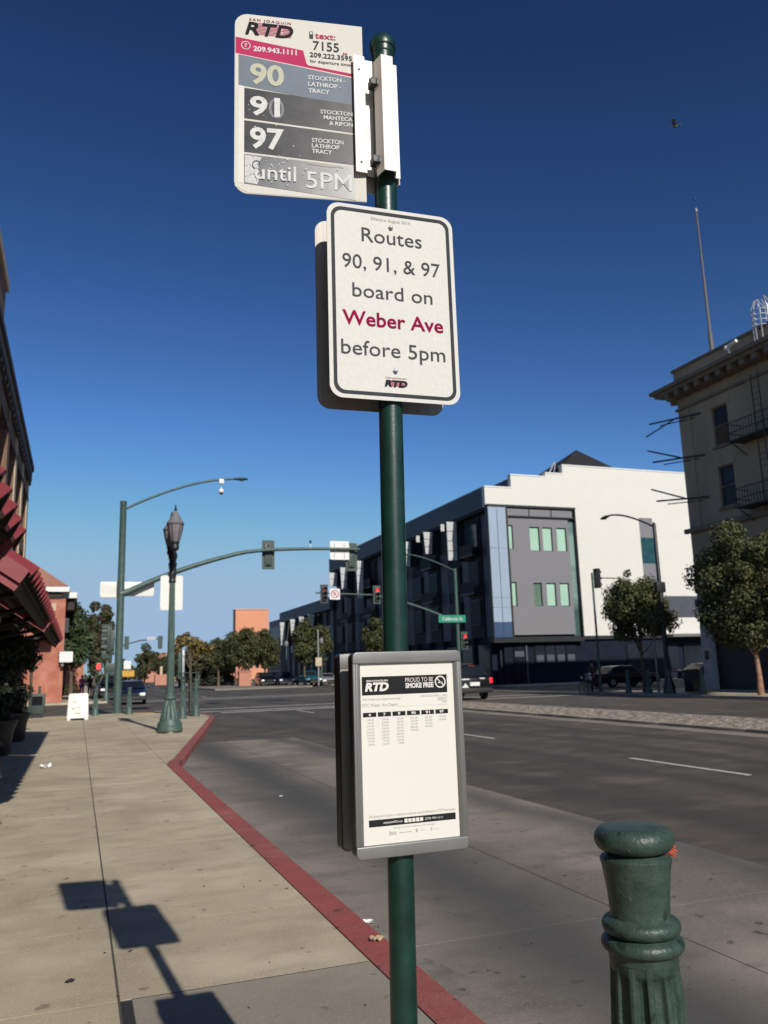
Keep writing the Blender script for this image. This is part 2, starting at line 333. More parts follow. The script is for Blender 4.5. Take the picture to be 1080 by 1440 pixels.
def lettering(parent, text, u0, u1, zb, cap, y, m, bold=0, shear=0, space=1, name='lettering', align='L', line=1.0):
    """flat printed words facing -y: baseline zb, capital height cap, fitted between u0 and u1 (u1 None = natural width)"""
    def mk(t, aln='LEFT'):
        cu = bpy.data.curves.new('lettering', 'FONT'); cu.body = t; cu.offset = bold; cu.shear = shear; cu.space_character = space
        cu.space_line = line; cu.resolution_u = 3; cu.align_x = aln; cu.fill_mode = 'FRONT'
        ob = bpy.data.objects.new('tmp', cu); me = bpy.data.meshes.new_from_object(ob); bpy.data.objects.remove(ob); bpy.data.curves.remove(cu); return me
    k = (bold, shear)
    if k not in _txt:
        h = mk('H'); zs = [v.co.y for v in h.vertices]; _txt[k] = (min(zs), max(zs))
    lo, hi = _txt[k]; s = cap / (hi - lo)
    me = mk(text, {'L': 'LEFT', 'C': 'CENTER', 'R': 'RIGHT'}[align]); xs = [v.co.x for v in me.vertices]; a, b = min(xs), max(xs)
    sx = s if u1 is None else (u1 - u0) / (b - a)
    for v in me.vertices: v.co = Vector((u0 + (v.co.x - a) * sx, y, zb + (v.co.y - lo) * s))
    me.materials.clear(); me.materials.append(m)
    o = bpy.data.objects.new(name, me); C.objects.link(o); o.parent = parent; return o
def printed(parent, poly, y, m, name, thick=.0006):
    return MB().prism(poly, y - thick, y, 'y').build(name, m, parent)
def ring(parent, cx, cz, r0, r1, y, m, name, n=32):
    mb = MB()
    for k in range(n):
        a, b = 2 * math.pi * k / n, 2 * math.pi * (k + 1) / n
        mb.face([(cx + r0 * math.cos(a), y, cz + r0 * math.sin(a)), (cx + r1 * math.cos(a), y, cz + r1 * math.sin(a)), (cx + r1 * math.cos(b), y, cz + r1 * math.sin(b)), (cx + r0 * math.cos(b), y, cz + r0 * math.sin(b))])
    return mb.build(name, m, parent)
def frame_loop(parent, outer, inner, y0, y1, m, name, bevel=0):
    """flat ring between two outlines with the same number of points"""
    n = len(outer); vs = [(p[0], y0, p[1]) for p in outer] + [(p[0], y0, p[1]) for p in inner] + [(p[0], y1, p[1]) for p in outer] + [(p[0], y1, p[1]) for p in inner]; fs = []
    for i in range(n):
        j = (i + 1) % n; fs += [(i, j, n + j, n + i), (2 * n + i, 3 * n + i, 3 * n + j, 2 * n + j), (i, 2 * n + i, 2 * n + j, j), (n + i, n + j, 3 * n + j, 3 * n + i)]
    mb = MB(); mb.add(vs, fs); return mb.build(name, m, parent, bevel=bevel, smooth=35)
RZ = -.13
# ------------------------------------------------------------------ ground, road, pavements
g = MB(); g.face([(-3000, -600, -.3), (3000, -600, -.3), (3000, 4000, -.3), (-3000, 4000, -.3)]); tag(g.build('ground', M['earth']), kind='structure')
road = struct('road')
g = MB()
for (x0, x1, y0, y1) in [(5.2, 16.9, -20, 300), (16.9, 27, -20, 300), (-60, 5.2, 38, 60), (27, 90, 38, 60), (.0, 5.2, 60, 300), (1.7, 5.2, 21, 38)]:
    nx = max(1, int((x1 - x0) / 4)); ny = max(1, int((y1 - y0) / 4))
    g.face([(x0, y0, RZ), (x1, y0, RZ), (x1, y1, RZ), (x0, y1, RZ)])
g.build('asphalt', M['asphalt'], road)
# concrete bay panels beside the red kerb
y = -4.0
ys = [-4, 0.6, 4.9, 9.4, 13.8, 18.0, 21.0]
for i in range(len(ys) - 1):
    for (x0, x1) in ((1.6, 3.45), (3.45, 5.2)):
        MB().prism([(x0 + .004, ys[i] + .004), (x1 - .004, ys[i] + .004), (x1 - .004, ys[i + 1] - .004), (x0 + .004, ys[i + 1] - .004)], RZ - .1, RZ + .006).build('concrete_panel', M['bay'], road)
for y0 in (9.62, 17.4, 25.3, 33.0, 63, 71, 79, 87, 95, 103):
    B(8.96, 9.07, y0, y0 + 2.7, RZ, RZ + .004).build('lane_dash', M['white_paint'], road)
for y0 in range(64, 130, 8): B(21.2, 21.32, y0, y0 + 2.7, RZ, RZ + .004).build('lane_dash', M['white_paint'], road)
B(5.9, 13.0, 36.6, 36.95, RZ, RZ + .004).build('stop_line', M['white_paint'], road)
for (y0, y1) in ((38.2, 38.5), (41.2, 41.5), (57.2, 57.5), (60.2, 60.5)): B(3.5, 27, y0, y1, RZ, RZ + .004).build('crosswalk_line', M['white_paint'], road)
# median: flush gutter, kerb, cobbles
med = struct('median')
for k in range(11):
    y0 = -6 + k * 4; B(13.42, 14.1, y0 + .01, y0 + 3.99, RZ - .05, RZ + .006).build('gutter_slab', M['gutter'], med)
for k in range(14):
    y0 = -6 + k * 3; B(14.1, 14.26, y0 + .006, y0 + 2.994, RZ - .1, -.05).build('kerbstone', M['kerb'], med, bevel=.015); B(16.74, 16.9, y0 + .006, y0 + 2.994, RZ - .1, -.05).build('kerbstone', M['kerb'], med, bevel=.015)
B(14.26, 16.74, -6, 36, RZ, -.075).build('median_bed', M['dirt'], med)
rnd = random.Random(4); g = MB()
for r in range(10):
    yy = -6
    while yy < 35.9:
        w = rnd.uniform(.16, .34); x0 = 14.27 + r * .247; h = rnd.uniform(-.012, .004)
        g.prism([(x0 + .01, yy + .01), (x0 + .237, yy + .01), (x0 + .237, yy + w - .01), (x0 + .01, yy + w - .01)], -.1, h - .05, inset=.02); yy += w
tag(g.build('cobbles', M['cobble'], med), kind='stuff')
# near pavement, slab by slab, following the kerb that swings out to the corner
KX = [(-6, 1.5), (15.0, 1.5), (15.5, 1.56), (16.1, 1.72), (30.2, 4.42), (31.2, 4.58), (32.6, 4.64), (34.2, 4.5), (35.7, 4.1), (36.8, 3.4), (37.4, 2.4)]
def kx(y):
    for (a, xa), (b, xb) in zip(KX, KX[1:]):
        if a <= y <= b: return xa + (xb - xa) * (y - a) / (b - a)
    return KX[0][1] if y < -6 else 2.4
walk = struct('sidewalk')
g = MB(); pts = [(-9, -6)] + [(x, y) for y, x in KX] + [(-9, 37.5)]
g.prism(pts, -.25, -.003); g.build('joint_bed', M['dirt'], walk)
cols = [-9, -6.8, -4.64, -2.42 - 1.1, -2.2, -.98, .24, 1.5, 2.8, 4.1, 5.4]
rows = [-5.35 + 1.22 * k for k in range(0, 8)] + [4.42 + 1.22 * k for k in range(0, 27)] + [37.4]
rnd = random.Random(7)
for j in range(len(rows) - 1):
    for i in range(len(cols) - 1):
        x0, x1, y0, y1 = cols[i], cols[i + 1], rows[j], rows[j + 1]
        if y1 - y0 < .1: continue
        gx = .006 if x0 in (.24,) or x1 in (.24,) else .0025; gy = .0025
        if y1 == 4.42 and x0 >= .24: gy = .008
        yl = [y0 + gy + (y1 - y0 - 2 * gy) * k / 8 for k in range(9)]
        rt = [(min(x1 - gx, kx(q) - .004), q) for q in yl]; rt = [p for p in rt if p[0] > x0 + gx + .02]
        if len(rt) < 2: continue
        if all(abs(p[0] - rt[0][0]) < 1e-4 for p in rt): rt = [rt[0], rt[-1]]
        left0, left1 = rt[0][1], rt[-1][1]
        poly = [(x0 + gx, left0)] + rt + [(x0 + gx, left1)]
        m = M['walk_new'] if (y1 < 4.43 and x0 > .2) else M['walk']
        off = 0
        if y1 < 4.43 and abs(x0 - .24) < .01: poly = [(max(p[0], .30), p[1]) for p in poly]
        MB().prism(poly, -.1, 0).build('paving_slab', m, walk)
B(.247, .297, -5, 4.405, -.1, -.001).build('expansion_joint', M['joint'], walk)
B(.30, 1.49, 4.412, 4.428, -.1, -.0005).build('expansion_joint', M['joint'], walk)
# curb ramp
B(2.25, 3.3, 36.35, 36.95, -.02, .006).build('tactile_strip', M['yellow'], walk)
B(-1.2, .3, 36.75, 37.1, -.02, .005).build('tactile_strip', M['yellow'], walk)
# kerbs
def kerb_run(pl, w, m, par, step=2.4, name='kerbstone'):
    pts = []
    for (a, b) in zip(pl, pl[1:]):
        a, b = Vector(a), Vector(b); n = max(1, round((b - a).length / step))
        for k in range(n): pts.append(a.lerp(b, k / n))
    pts.append(Vector(pl[-1])); nrm = []
    for i, p in enumerate(pts):
        t = (pts[min(i + 1, len(pts) - 1)] - pts[max(i - 1, 0)]).normalized(); nrm.append(Vector((t.y, -t.x)))
    for i in range(len(pts) - 1):
        a, b = pts[i], pts[i + 1]; t = (b - a).normalized() * .0015; c, d = b + nrm[i + 1] * w, a + nrm[i] * w
        MB().prism([tuple(a + t), tuple(d + t), tuple(c - t), tuple(b - t)], -.3, .004).build(name, m, par)
kerb = struct('kerb')
kerb_run([(x, y) for y, x in KX[:9]], .19, M['kerb_red'], kerb)
kerb_run([(4.1, 35.7), (3.4, 36.8), (2.4, 37.4), (-9, 37.5)], .17, M['kerb'], kerb)
# far side of the street
fw = struct('far_sidewalk')
for j in range(-2, 26):
    for i in range(4):
        x0 = 25.6 + i * 1.36; y0 = j * 1.5
        if y0 + 1.5 > 38.1: continue
        MB().prism([(x0 + .006, y0 + .006), (x0 + 1.354, y0 + .006), (x0 + 1.354, y0 + 1.494), (x0 + .006, y0 + 1.494)], -.2, rnd.uniform(-.003, .003), inset=.006).build('paving_slab', M['walk'], fw)
B(31.04, 60, 35.4, 38.0, -.2, 0).build('corner_pavement', M['walk'], fw)
kerb_run([(25.42, 37.9), (25.42, -3)], -.17, M['kerb'], fw, 3)
kerb_run([(25.42, 38.0), (60, 38.0)], -.17, M['kerb'], fw, 3)
for (nm, x0, x1, y0, y1) in (('corner_sidewalk', 26.2, 31.6, 60, 150), ('opposite_sidewalk', -9, 1.9, 58.2, 200)):
    s_ = struct(nm)
    for k in range(30):
        yy = y0 + k * (y1 - y0) / 30; B(x0, x1, yy + .01, yy + (y1 - y0) / 30 - .01, -.25, 0).build('paving_slab', M['walk'], s_)
s_ = struct('side_street_sidewalk'); B(31.6, 70, 56.6, 60, -.25, 0).build('paving_slab', M['walk'], s_)
# far median island with low planting
isl = struct('far_island'); B(13.5, 24, 88, 180, -.3, .02).build('island_kerb', M['gutter'], isl)

# ------------------------------------------------------------------ bus stop
bs = thing('bus_stop', 'green bus stop pole with route signs and timetable cases on the near sidewalk', 'bus stop', (.71, 1.87, 0))
p = MB().lathe([(.0305, 0.0), (.0305, 3.205)], 40).build('pole', M['green'], bs, smooth=40); LEAN = Matrix.Translation((-.0083, 0, 0)) @ Matrix.Rotation(.0112, 4, 'Y'); p.matrix_local = LEAN
MB().lathe([(.0305, 3.185), (.0315, 3.186), (.0325, 3.19), (.0325, 3.204), (.0355, 3.206), (.0365, 3.21), (.0365, 3.226), (.034, 3.23), (.032, 3.235), (.026, 3.243), (.015, 3.249), (.004, 3.251)], 40).build('pole_cap', M['green'], bs, smooth=35).matrix_local = LEAN
MB().lathe([(.12, 0), (.12, .012), (.05, .02), (.045, .08), (.031, .085)], 32).build('base_flange', M['green'], bs, smooth=35)
# --- upper route sign
rs = MB().prism(rrect(-.388, -.045, 2.706, 3.236, .036, 8, (1, 0, 0, 1)), 0, .003, 'y').build('route_sign', M['plate_white'], bs, loc=(0, -.04, 0), smooth=30)
rs.location = (.0149, -.04 + .0393, -.0315); rs.scale = (1.021,) * 3; rs.rotation_euler = (0, 0, R(-10)); Y0 = -.0003
def P(poly, m, name, k=1): return printed(rs, poly, Y0 - .0004 * (k - 1), M[m], name, .0004)
P([(-.386, 3.1627), (-.2068, 3.1415), (-.1985, 3.1035), (-.194, 3.098), (-.045, 3.082), (-.045, 3.072), (-.386, 3.113)][::-1][::-1], 'pink', 'pink_band')
P([(-.386, 3.113), (-.386, 2.725), (-.352, 2.708), (-.045, 2.708), (-.045, 3.072)], 'plate_white', 'lower_ground')
P([(-.378, 3.110), (-.378, 3.018), (-.0745, 2.985), (-.0745, 3.072)], 'panel_blue', 'route_panel', 2)
P([(-.3627, 3.0108), (-.3627, 2.9215), (-.0745, 2.906), (-.0745, 2.990)], 'panel_dark', 'route_panel', 3)
P([(-.3627, 2.915), (-.3627, 2.824), (-.0745, 2.811), (-.0745, 2.900)], 'panel_dark', 'route_panel', 3)
P([(-.3627, 2.818), (-.3627, 2.7337), (-.0745, 2.7085), (-.0745, 2.805)], 'panel_worn', 'route_panel', 3)
P([(-.378, 3.018), (-.378, 2.735), (-.3635, 2.733), (-.3635, 3.016)], 'alu', 'bare_metal_edge', 2)
Lt = lambda *a, **k: lettering(rs, *a, **k)
Lt('SAN JOAQUIN', -.350, -.239, 3.2165, .0075, -.0012, M['magenta'], bold=.01, space=1.3)
for k in range(9):
    z = 3.1765 + k * .0042; w = .6 + .4 * math.sin(k)
    for (a, b) in ((-.338, -.303), (-.300, -.262), (-.262, -.238)): P([(a, z), (b - .003 * (k % 2), z), (b - .003 * (k % 2) + .0008, z + .0018), (a + .0008, z + .0018)], 'pink', 'logo_stripe')
Lt('RTD', -.361, -.233, 3.1735, .0385, -.0022, M['ink'], bold=.02, shear=.22, space=1.05)
Lt('text:', -.1745, -.1190, 3.1835, .0185, -.0012, M['pink'], bold=.015)
P(rrect(-.190, -.1795, 3.181, 3.2035, .002), 'ltgrey', 'phone_icon'); P([(-.188, 3.194), (-.1815, 3.194), (-.1815, 3.201), (-.188, 3.201)], 'plate_white', 'phone_icon_screen', 3)
Lt('7155', -.1805, -.1095, 3.1475, .0275, -.0012, M['ltgrey'], bold=.012)
Lt('to', -.1005, -.0865, 3.1412, .0085, -.0012, M['pink'], bold=.02)
Lt('209.222.3595', -.1895, -.0745, 3.1245, .0145, -.0012, M['ltgrey'], bold=.018)
Lt('for departure times', -.1895, -.0745, 3.108, .0085, -.0012, M['ltgrey'], bold=.012)
ring(rs, -.3589, 3.139, .0105, .0125, -.0014, M['num_white'], 'question_ring'); Lt('?', -.3620, -.3560, 3.1335, .0115, -.0014, M['num_white'], bold=.01)
Lt('209.943.1111', -.3398, -.2245, 3.124, .0155, -.0014, M['num_white'], bold=.03)
Lt('90', -.3484, -.2588, 3.0245, .062, -.0022, M['num_cream'], bold=.03)
Lt('91', -.3484, -.2700, 2.9325, .056, -.0026, M['num_white'], bold=.028)
Lt('97', -.3484, -.2600, 2.836, .061, -.0026, M['num_white'], bold=.028)
Lt('0', -.300, -.259, 2.928, .058, -.0022, M['panel_worn'], bold=-.012)
for (t, x0, x1, z) in (('STOCKTON -', -.1948, -.0945, 3.0545), ('LATHROP -', -.1948, -.106, 3.0345), ('TRACY', -.1948, -.138, 3.0145)): Lt(t, x0, x1, z, .0125, -.0022, M['num_white'], bold=.02)
for (t, x0, x1, z) in (('STOCKTON', -.1635, -.0775, 2.9545), ('MANTECA', -.1549, -.0775, 2.9385), ('& RIPON', -.1400, -.0775, 2.9225)): Lt(t, x0, x1, z, .0118, -.0026, M['num_white'], bold=.02)
for (t, x0, x1, z) in (('STOCKTON', -.1874, -.1037, 2.8675), ('LATHROP', -.1876, -.1145, 2.8515), ('TRACY', -.1878, -.1345, 2.8355)): Lt(t, x0, x1, z, .0122, -.0026, M['num_white'], bold=.02)
P([(-.361, 2.815), (-.361, 2.737), (-.330, 2.7335), (-.322, 2.752), (-.328, 2.79), (-.318, 2.811)], 'scrap', 'torn_sticker_glare', 4)  # peeled sticker, its pale tone also carries painted glare at lower left
Lt('9', -.343, -.318, 2.752, .049, -.0036, M['panel_worn'], bold=-.028)
Lt('until', -.335, -.2300, 2.7480, .0425, -.0040, M['num_white'], bold=.006)
Lt('5PM', -.2035, -.0835, 2.7335, .0475, -.0030, M['num_white'], bold=.006)
P([(-.205, 2.803), (-.15, 2.7985), (-.11, 2.7990), (-.15, 2.8065)], 'black', 'lifted_sticker_shade', 5)  # flat black sliver painted as the shade under a lifted sticker edge
rnd = random.Random(12)
g = MB()
for k in range(95):
    x = rnd.uniform(-.36, -.08) if k % 2 else rnd.uniform(-.36, -.26); z = rnd.uniform(2.735, 2.82) if k % 5 else rnd.uniform(2.82, 2.99); s_ = rnd.uniform(.0006, .0024)
    g.face([(x - s_, -.0036, z), (x, -.0036, z - s_ * rnd.uniform(.5, 2.5)), (x + s_, -.0036, z), (x, -.0036, z + s_)])
g.build('sticker_scraps_glare', M['scrap'], rs)  # flakes gathered at lower left, pale partly as painted glare
# mounting channels
def channel(prof, z0, z1, th, par, name, m, loc):
    mb = MB(); n = len(prof); ps = [Vector(q) for q in prof]; off = []
    for i in range(n):
        t = (ps[min(i + 1, n - 1)] - ps[max(i - 1, 0)]).normalized(); off.append(ps[i] + Vector((-t.y, t.x)) * th)
    poly = [tuple(q) for q in ps] + [tuple(q) for q in off[::-1]]
    mb.prism(poly, z0, z1); o = mb.build(name, m, par, loc=loc); return o
ch = channel([(-.083, -.044), (-.052, -.044), (-.046, -.032), (-.014, -.034), (-.011, -.016)], 2.779, 3.128, .003, bs, 'sign_bracket', M['bracket'], (.0225, .0393, -.027)); ch.scale = (1.021,) * 3
ch2 = channel([(-.012, -.028), (-.0035, -.064), (.030, -.064), (.0385, -.036), (.052, -.036)], 2.79, 3.136, .003, bs, 'sign_bracket', M['bracket'], (0, 0, 0))
channel([(-.070, .014), (-.050, .014), (-.042, .036), (.034, .038), (.042, .0), (.052, -.026)], 2.779, 3.135, .003, bs, 'back_bracket', M['bracket'], (0, 0, 0))
for (par, x, z, y) in ((ch, -.068, 3.085, -.0446), (ch, -.068, 2.808, -.0446), (ch2, .034, 3.1, -.0506), (ch2, .034, 2.85, -.0506)):
    mb = MB(); mb.ball((x, y, z), (.0032, .0012, .0032), 10, 6); mb.build('rivet_hole', M['black'], par)
for z in (3.066, 2.832):
    mb = B(-.026, -.006, -.044, -.014, z - .009, z + .011); mb.box(-.012, .001, -.05, -.03, z - .013, z + .004); mb.build('clamp', M['darkgrey'], bs, bevel=.0015)
# --- boarding sign
b2 = MB().prism(rrect(-.155, .191, 2.162, 2.690, .034, 10), 0, .0025, 'y').build('boarding_sign', M['reflective'], bs, loc=(0, -.04, 0), smooth=30); b2.rotation_euler = (0, 0, R(-3))
frame_loop(b2, rrect(-.1445, .1805, 2.1725, 2.6795, .028, 10), rrect(-.1355, .1715, 2.1815, 2.6705, .022, 10), -.0012, -.0002, M['border'], 'border_line')
L2 = lambda *a, **k: lettering(b2, *a, **k)
L2('Effective August 2014', -.0366, .0714, 2.6535, .0085, -.0012, M['inkgrey'])
L2('Routes', -.0634, .1017, 2.5893, .0390, -.0012, M['ltgrey'], bold=.001)
L2('90, 91, & 97', -.1163, .1502, 2.5115, .0385, -.0012, M['ltgrey'], bold=.001)
L2('board on', -.0915, .1251, 2.4335, .0375, -.0012, M['ltgrey'], bold=.001)
L2('Weber Ave', -.1195, .1520, 2.3560, .0390, -.0012, M['magenta'], bold=.016)
L2('before 5pm', -.1241, .1538, 2.2770, .0385, -.0012, M['ltgrey'], bold=.001)
L2('SAN JOAQUIN', -.0110, .0440, 2.2205, .0032, -.0012, M['magenta'], bold=.01)
for k in range(5):
    for (a, b) in ((-.001, .013), (.014, .030), (.030, .040)):
        z = 2.2005 + k * .0034; printed(b2, [(a, z), (b, z), (b, z + .0017), (a, z + .0017)], -.0004, M['pink'], 'logo_stripe', .0006)
L2('RTD', -.0135, .0474, 2.1985, .0178, -.0020, M['ink'], bold=.045, shear=.18)
for z in (2.637, 2.241):
    bo = MB().lathe([(.0075, 0), (.0075, .001), (.006, .002), (.0042, .0025), (.0042, .007), (.002, .0078)], 6).build('bolt', M['iron_grey'], b2, bevel=.0003, loc=(.0164, -.001, z)); bo.rotation_euler = (R(90), 0, 0)
bb = MB().prism(rrect(-.160, .186, 2.162, 2.690, .034, 10), 0, .0025, 'y').build('back_sign', M['alu_dark'], bs, loc=(0, .055, 0), smooth=30); bb.rotation_euler = (0, 0, R(-3))
for z in (2.62, 2.25): B(-.02, .03, -.036, .052, z - .012, z + .012).build('sign_clamp', M['iron_grey'], bs, bevel=.002)
# --- timetable cases
def case(y0, y1, front):
    sgn = -1 if front else 1
    x0, x1, z0, z1 = -.1165, .1575, 1.087, 1.541
    o = MB().prism(rrect(x0 + .001, x1 - .001, z0 + .001, z1 - .001, .013, 6), y0, y1, 'y').build('timetable_case', M['black'] if front else M['alu_dark'], bs, smooth=30)
    return o
c1 = case(-.034 - .004, -.034 + .026, True)
outer = rrect(-.1170, .1580, 1.0865, 1.5415, .014, 6)
# front frame as four rails
for (nm, poly) in (('top_rail', rrect(-.1170, .1580, 1.5140, 1.5415, .0125, 6, (0, 0, 1, 1))), ('bottom_rail', rrect(-.1170, .1580, 1.0865, 1.1145, .0125, 6, (1, 1, 0, 0)))):
    MB().prism(poly, -.0475, -.038, 'y').build(nm, M['alu'], c1, bevel=.003, segs=3)
for (x0, x1) in ((-.1170, -.0975), (.1385, .1580)):
    q = MB().prism([(x0, -.047), (x0 + .004, -.0485), (x0 + .009, -.0455), (x0 + .0125, -.0475), (x1, -.0415), (x1, -.038), (x0, -.038)] if x0 < 0 else [(x0, -.0415), (x1 - .0125, -.0475), (x1 - .009, -.0455), (x1 - .004, -.0485), (x1, -.047), (x1, -.038), (x0, -.038)], 1.1148, 1.5137); q.build('side_rail', M['alu'], c1, bevel=.0008)
po = B(-.0975, .1385, -.0395, -.038, 1.1148, 1.5137).build('poster', M['paper'], bs)
yp = -.0396
def PP(x0, x1, z0, z1, m, name='printed_bar', k=1): return printed(po, [(x0, z0), (x1, z0), (x1, z1), (x0, z1)], yp - .0003 * (k - 1), M[m], name, .0003)
L3 = lambda *a, **k: lettering(po, *a, **k)
PP(-.0935, .1220, 1.4425, 1.4845, 'ink', 'header_band')
L3('SAN JOAQUIN', -.0825, -.0295, 1.4730, .0040, yp - .0007, M['paper'], bold=.03)
L3('RTD', -.0865, -.0275, 1.4510, .0200, yp - .0007, M['paper'], bold=.05, shear=.2)
L3('PROUD TO BE', .0147, .0860, 1.4695, .0098, yp - .0007, M['paper'], bold=-.005)
L3('SMOKE FREE', .0147, .0865, 1.4555, .0118, yp - .0007, M['paper'], bold=.04)
ring(po, .1043, 1.4675, .0112, .0142, yp - .0007, M['paper'], 'no_smoking_ring')
printed(po, [(.0945, 1.4758), (.0962, 1.4775), (.1141, 1.4592), (.1124, 1.4575)][::-1], yp - .0005, M['paper'], 'no_smoking_slash', .0003)
printed(po, [(.0985, 1.4645), (.1105, 1.4645), (.1105, 1.467), (.0985, 1.467)], yp - .0005, M['paper'], 'cigarette_icon', .0003)
L3('All times are approximate', -.0932, .0010, 1.4310, .0052, yp - .0005, M['inkgrey'])
L3('UPDATED JUNE 1, 2016', .0517, .1214, 1.4335, .0045, yp - .0005, M['inkgrey'])
L3('WEEKDAY\nSCHEDULE\nONLY', .0960, .1214, 1.4285, .0032, yp - .0005, M['inkgrey'], align='R')
L3('DTC Weber Ave Depart', -.0935, -.0043, 1.4165, .0070, yp - .0005, M['inkgrey'])
PP(-.004, .1214, 1.4145, 1.4148, 'inkgrey', 'thin_rule')
heads = [('4', 9), ('7', 9), ('9', 9), ('90', 5), ('91', 4), ('97', 2)]
rnd = random.Random(5)
for i, (h, nr) in enumerate(heads):
    x0 = -.0925 + i * .0363; PP(x0, x0 + .0325, 1.3935, 1.4035, 'ink', 'column_header')
    w = .006 if len(h) == 1 else .011; L3(h, x0 + .0162 - w / 2, x0 + .0162 + w / 2, 1.3952, .0064, yp - .0007, M['paper'], bold=.03)
    t = 5 * 60 + rnd.randint(10, 50); ls = []
    for k in range(nr): ls.append('%d:%02d %s' % ((t // 60 - 1) % 12 + 1, t % 60, 'AM' if t < 720 else 'PM')); t += rnd.choice((55, 60, 75, 90))
    L3('\n'.join(ls), x0 + .0085, x0 + .0265, 1.3850, .0042, yp - .0005, M['inkgrey'], align='R', line=1.12)
L3('Smoking and tobacco related products are prohibited at RTD bus stops', -.0840, .1290, 1.1730, .0060, yp - .0005, M['inkgrey'])
PP(-.0845, .1295, 1.1530, 1.1680, 'ink', 'footer_band')
L3('sanJoaquinRTD.com', -.0500, -.0040, 1.1585, .0045, yp - .0007, M['paper'], bold=.01)
for k in range(5): PP(.001 + k * .0096, .0086 + k * .0096, 1.1565, 1.1645, 'paper', 'social_icon', 3)
L3('(209) 943-1111', .0520, .0960, 1.1585, .0045, yp - .0007, M['paper'])
L3('Planning a trip? Visit us online or call for schedules', -.0260, .0760, 1.1460, .0032, yp - .0005, M['inkgrey'])
L3('Dos\nLibros', -.0370, -.0180, 1.1395, .0050, yp - .0005, M['inkgrey'], bold=.0) if False else None
PP(-.0370, -.0190, 1.1325, 1.1338, 'inkgrey', 'partner_mark'); 
for k in range(4): PP(-.0365 + k * .0045, -.0335 + k * .0045, 1.1345, 1.1395 + (k == 0) * .002, 'inkgrey', 'partner_mark')
PP(-.012, .018, 1.1350, 1.1366, 'inkgrey', 'partner_mark'); PP(.028, .033, 1.1335, 1.1405, 'inkgrey', 'partner_mark'); PP(.040, .053, 1.1360, 1.1366, 'inkgrey', 'partner_mark'); PP(.066, .069, 1.1335, 1.1405, 'inkgrey', 'partner_mark'); PP(.073, .086, 1.1360, 1.1366, 'inkgrey', 'partner_mark')
c2 = case(.055, .092, False)
frame_loop(c2, rrect(-.1170, .1580, 1.0865, 1.5415, .014, 6), rrect(-.1060, .1470, 1.1, 1.528, .008, 6), .092, .100, M['alu'], 'back_frame')
frame_loop(c2, rrect(-.1175, .1585, 1.0860, 1.5420, .0145, 6), rrect(-.1155, .1565, 1.088, 1.540, .0125, 6), .060, .100, M['black'], 'side_seal')
B(-.1165, .1575, .0535, .0552, 1.505, 1.5385).build('top_strip', M['alu'], c2, bevel=.0006)
for z in (1.48, 1.15): B(-.024, .024, -.0335, .055, z - .014, z + .014).build('case_clamp', M['darkgrey'], bs, bevel=.002)

# ------------------------------------------------------------------ fluted bollards
def bollard_profile(h=1.09):
    k = h / 1.09
    def ar(c, zc, r, a0, a1, n=7, sq=1): return [(c + r * math.cos(R(a0 + (a1 - a0) * i / n)), zc + r * sq * math.sin(R(a0 + (a1 - a0) * i / n))) for i in range(n + 1)]
    cap = ar(.070, 1.058, .030, -88, 78, 12) + [(.060, 1.0895), (.04, 1.092), (.004, 1.094)]
    pr = [(.16, 0), (.16, .05), (.15, .065), (.150, .12), (.142, .15), (.125, .22), (.116, .26)] + [(.116, .262), (.113, .272)]
    pr2 = [(.108 - .024 * t / 12, .28 + .475 * t / 12) for t in range(13)]
    pr3 = [(.0845, .775), (.0845, .79)] + ar(.082, .812, .019, -75, 75, 7, .95) + [(.080, .833)] + ar(.078, .853, .0185, -80, 75, 7) + [(.0735, .875), (.0735, .89), (.0765, .93), (.0815, .97), (.0865, 1.000), (.0885, 1.006), (.0885, 1.012), (.085, 1.016), (.070, 1.025), (.066, 1.027)]
    return [(r, z * k) for r, z in pr], [(r, z * k) for r, z in pr2], [(r, z * k) for r, z in pr3 + cap]
def bollard(loc, label, m, n=240, group='fluted bollards along the kerbs', h=1.09):
    t = thing('bollard', label, 'bollard', loc, 0, group)
    a, b, c = bollard_profile(h)
    MB().lathe(a, n // 2).build('base', m, t, smooth=35)
    sh = [(r, z) for r, z in b]
    sh = [(sh[0][0] + .002, sh[0][1] - .012)] + sh[:1] + [(sh[0][0], sh[0][1] + .012)] + sh[1:-1] + [(sh[-1][0], sh[-1][1] - .014), (sh[-1][0], sh[-1][1] - .006), sh[-1], (sh[-1][0] - .001, sh[-1][1] + .024)]
    mb = MB(); vs = []; fs = []; z0, z1 = sh[2][1], sh[-4][1]
    for r, z in sh:
        f = 1 if z0 <= z <= z1 else 0
        if z > z1: f = max(0, 1 - (z - z1) / .016)
        if z < z0: f = max(0, 1 - (z0 - z) / .016)
        for k in range(n):
            a_ = 2 * math.pi * k / n; q = abs(math.sin(a_ * 12 / 2)); xq = max(0, (q - .45) / .55); rr = r - 0 if False else r - .017 * f * math.sqrt(max(0, 1 - ((1 - q) / .55) ** 2)) * (r / .1)
            vs.append((rr * math.cos(a_), rr * math.sin(a_), z))
    L_ = len(sh)
    for i in range(L_ - 1):
        for k in range(n): fs.append((i * n + k, i * n + (k + 1) % n, (i + 1) * n + (k + 1) % n, (i + 1) * n + k))
    mb.add(vs, fs); mb.build('fluted_shaft', m, t, smooth=50)
    MB().lathe(c, n // 2).build('capital', m, t, smooth=35)
    return t
bol = bollard((1.35, 1.86, 0), 'large dark green fluted bollard close by at the kerb with an orange ribbon', M['bollard'])
rb = thing('ribbon', 'frayed orange ribbon caught under the cap of the nearest green bollard', 'ribbon', (1.35, 1.86, 0))
rnd = random.Random(3); g = MB()
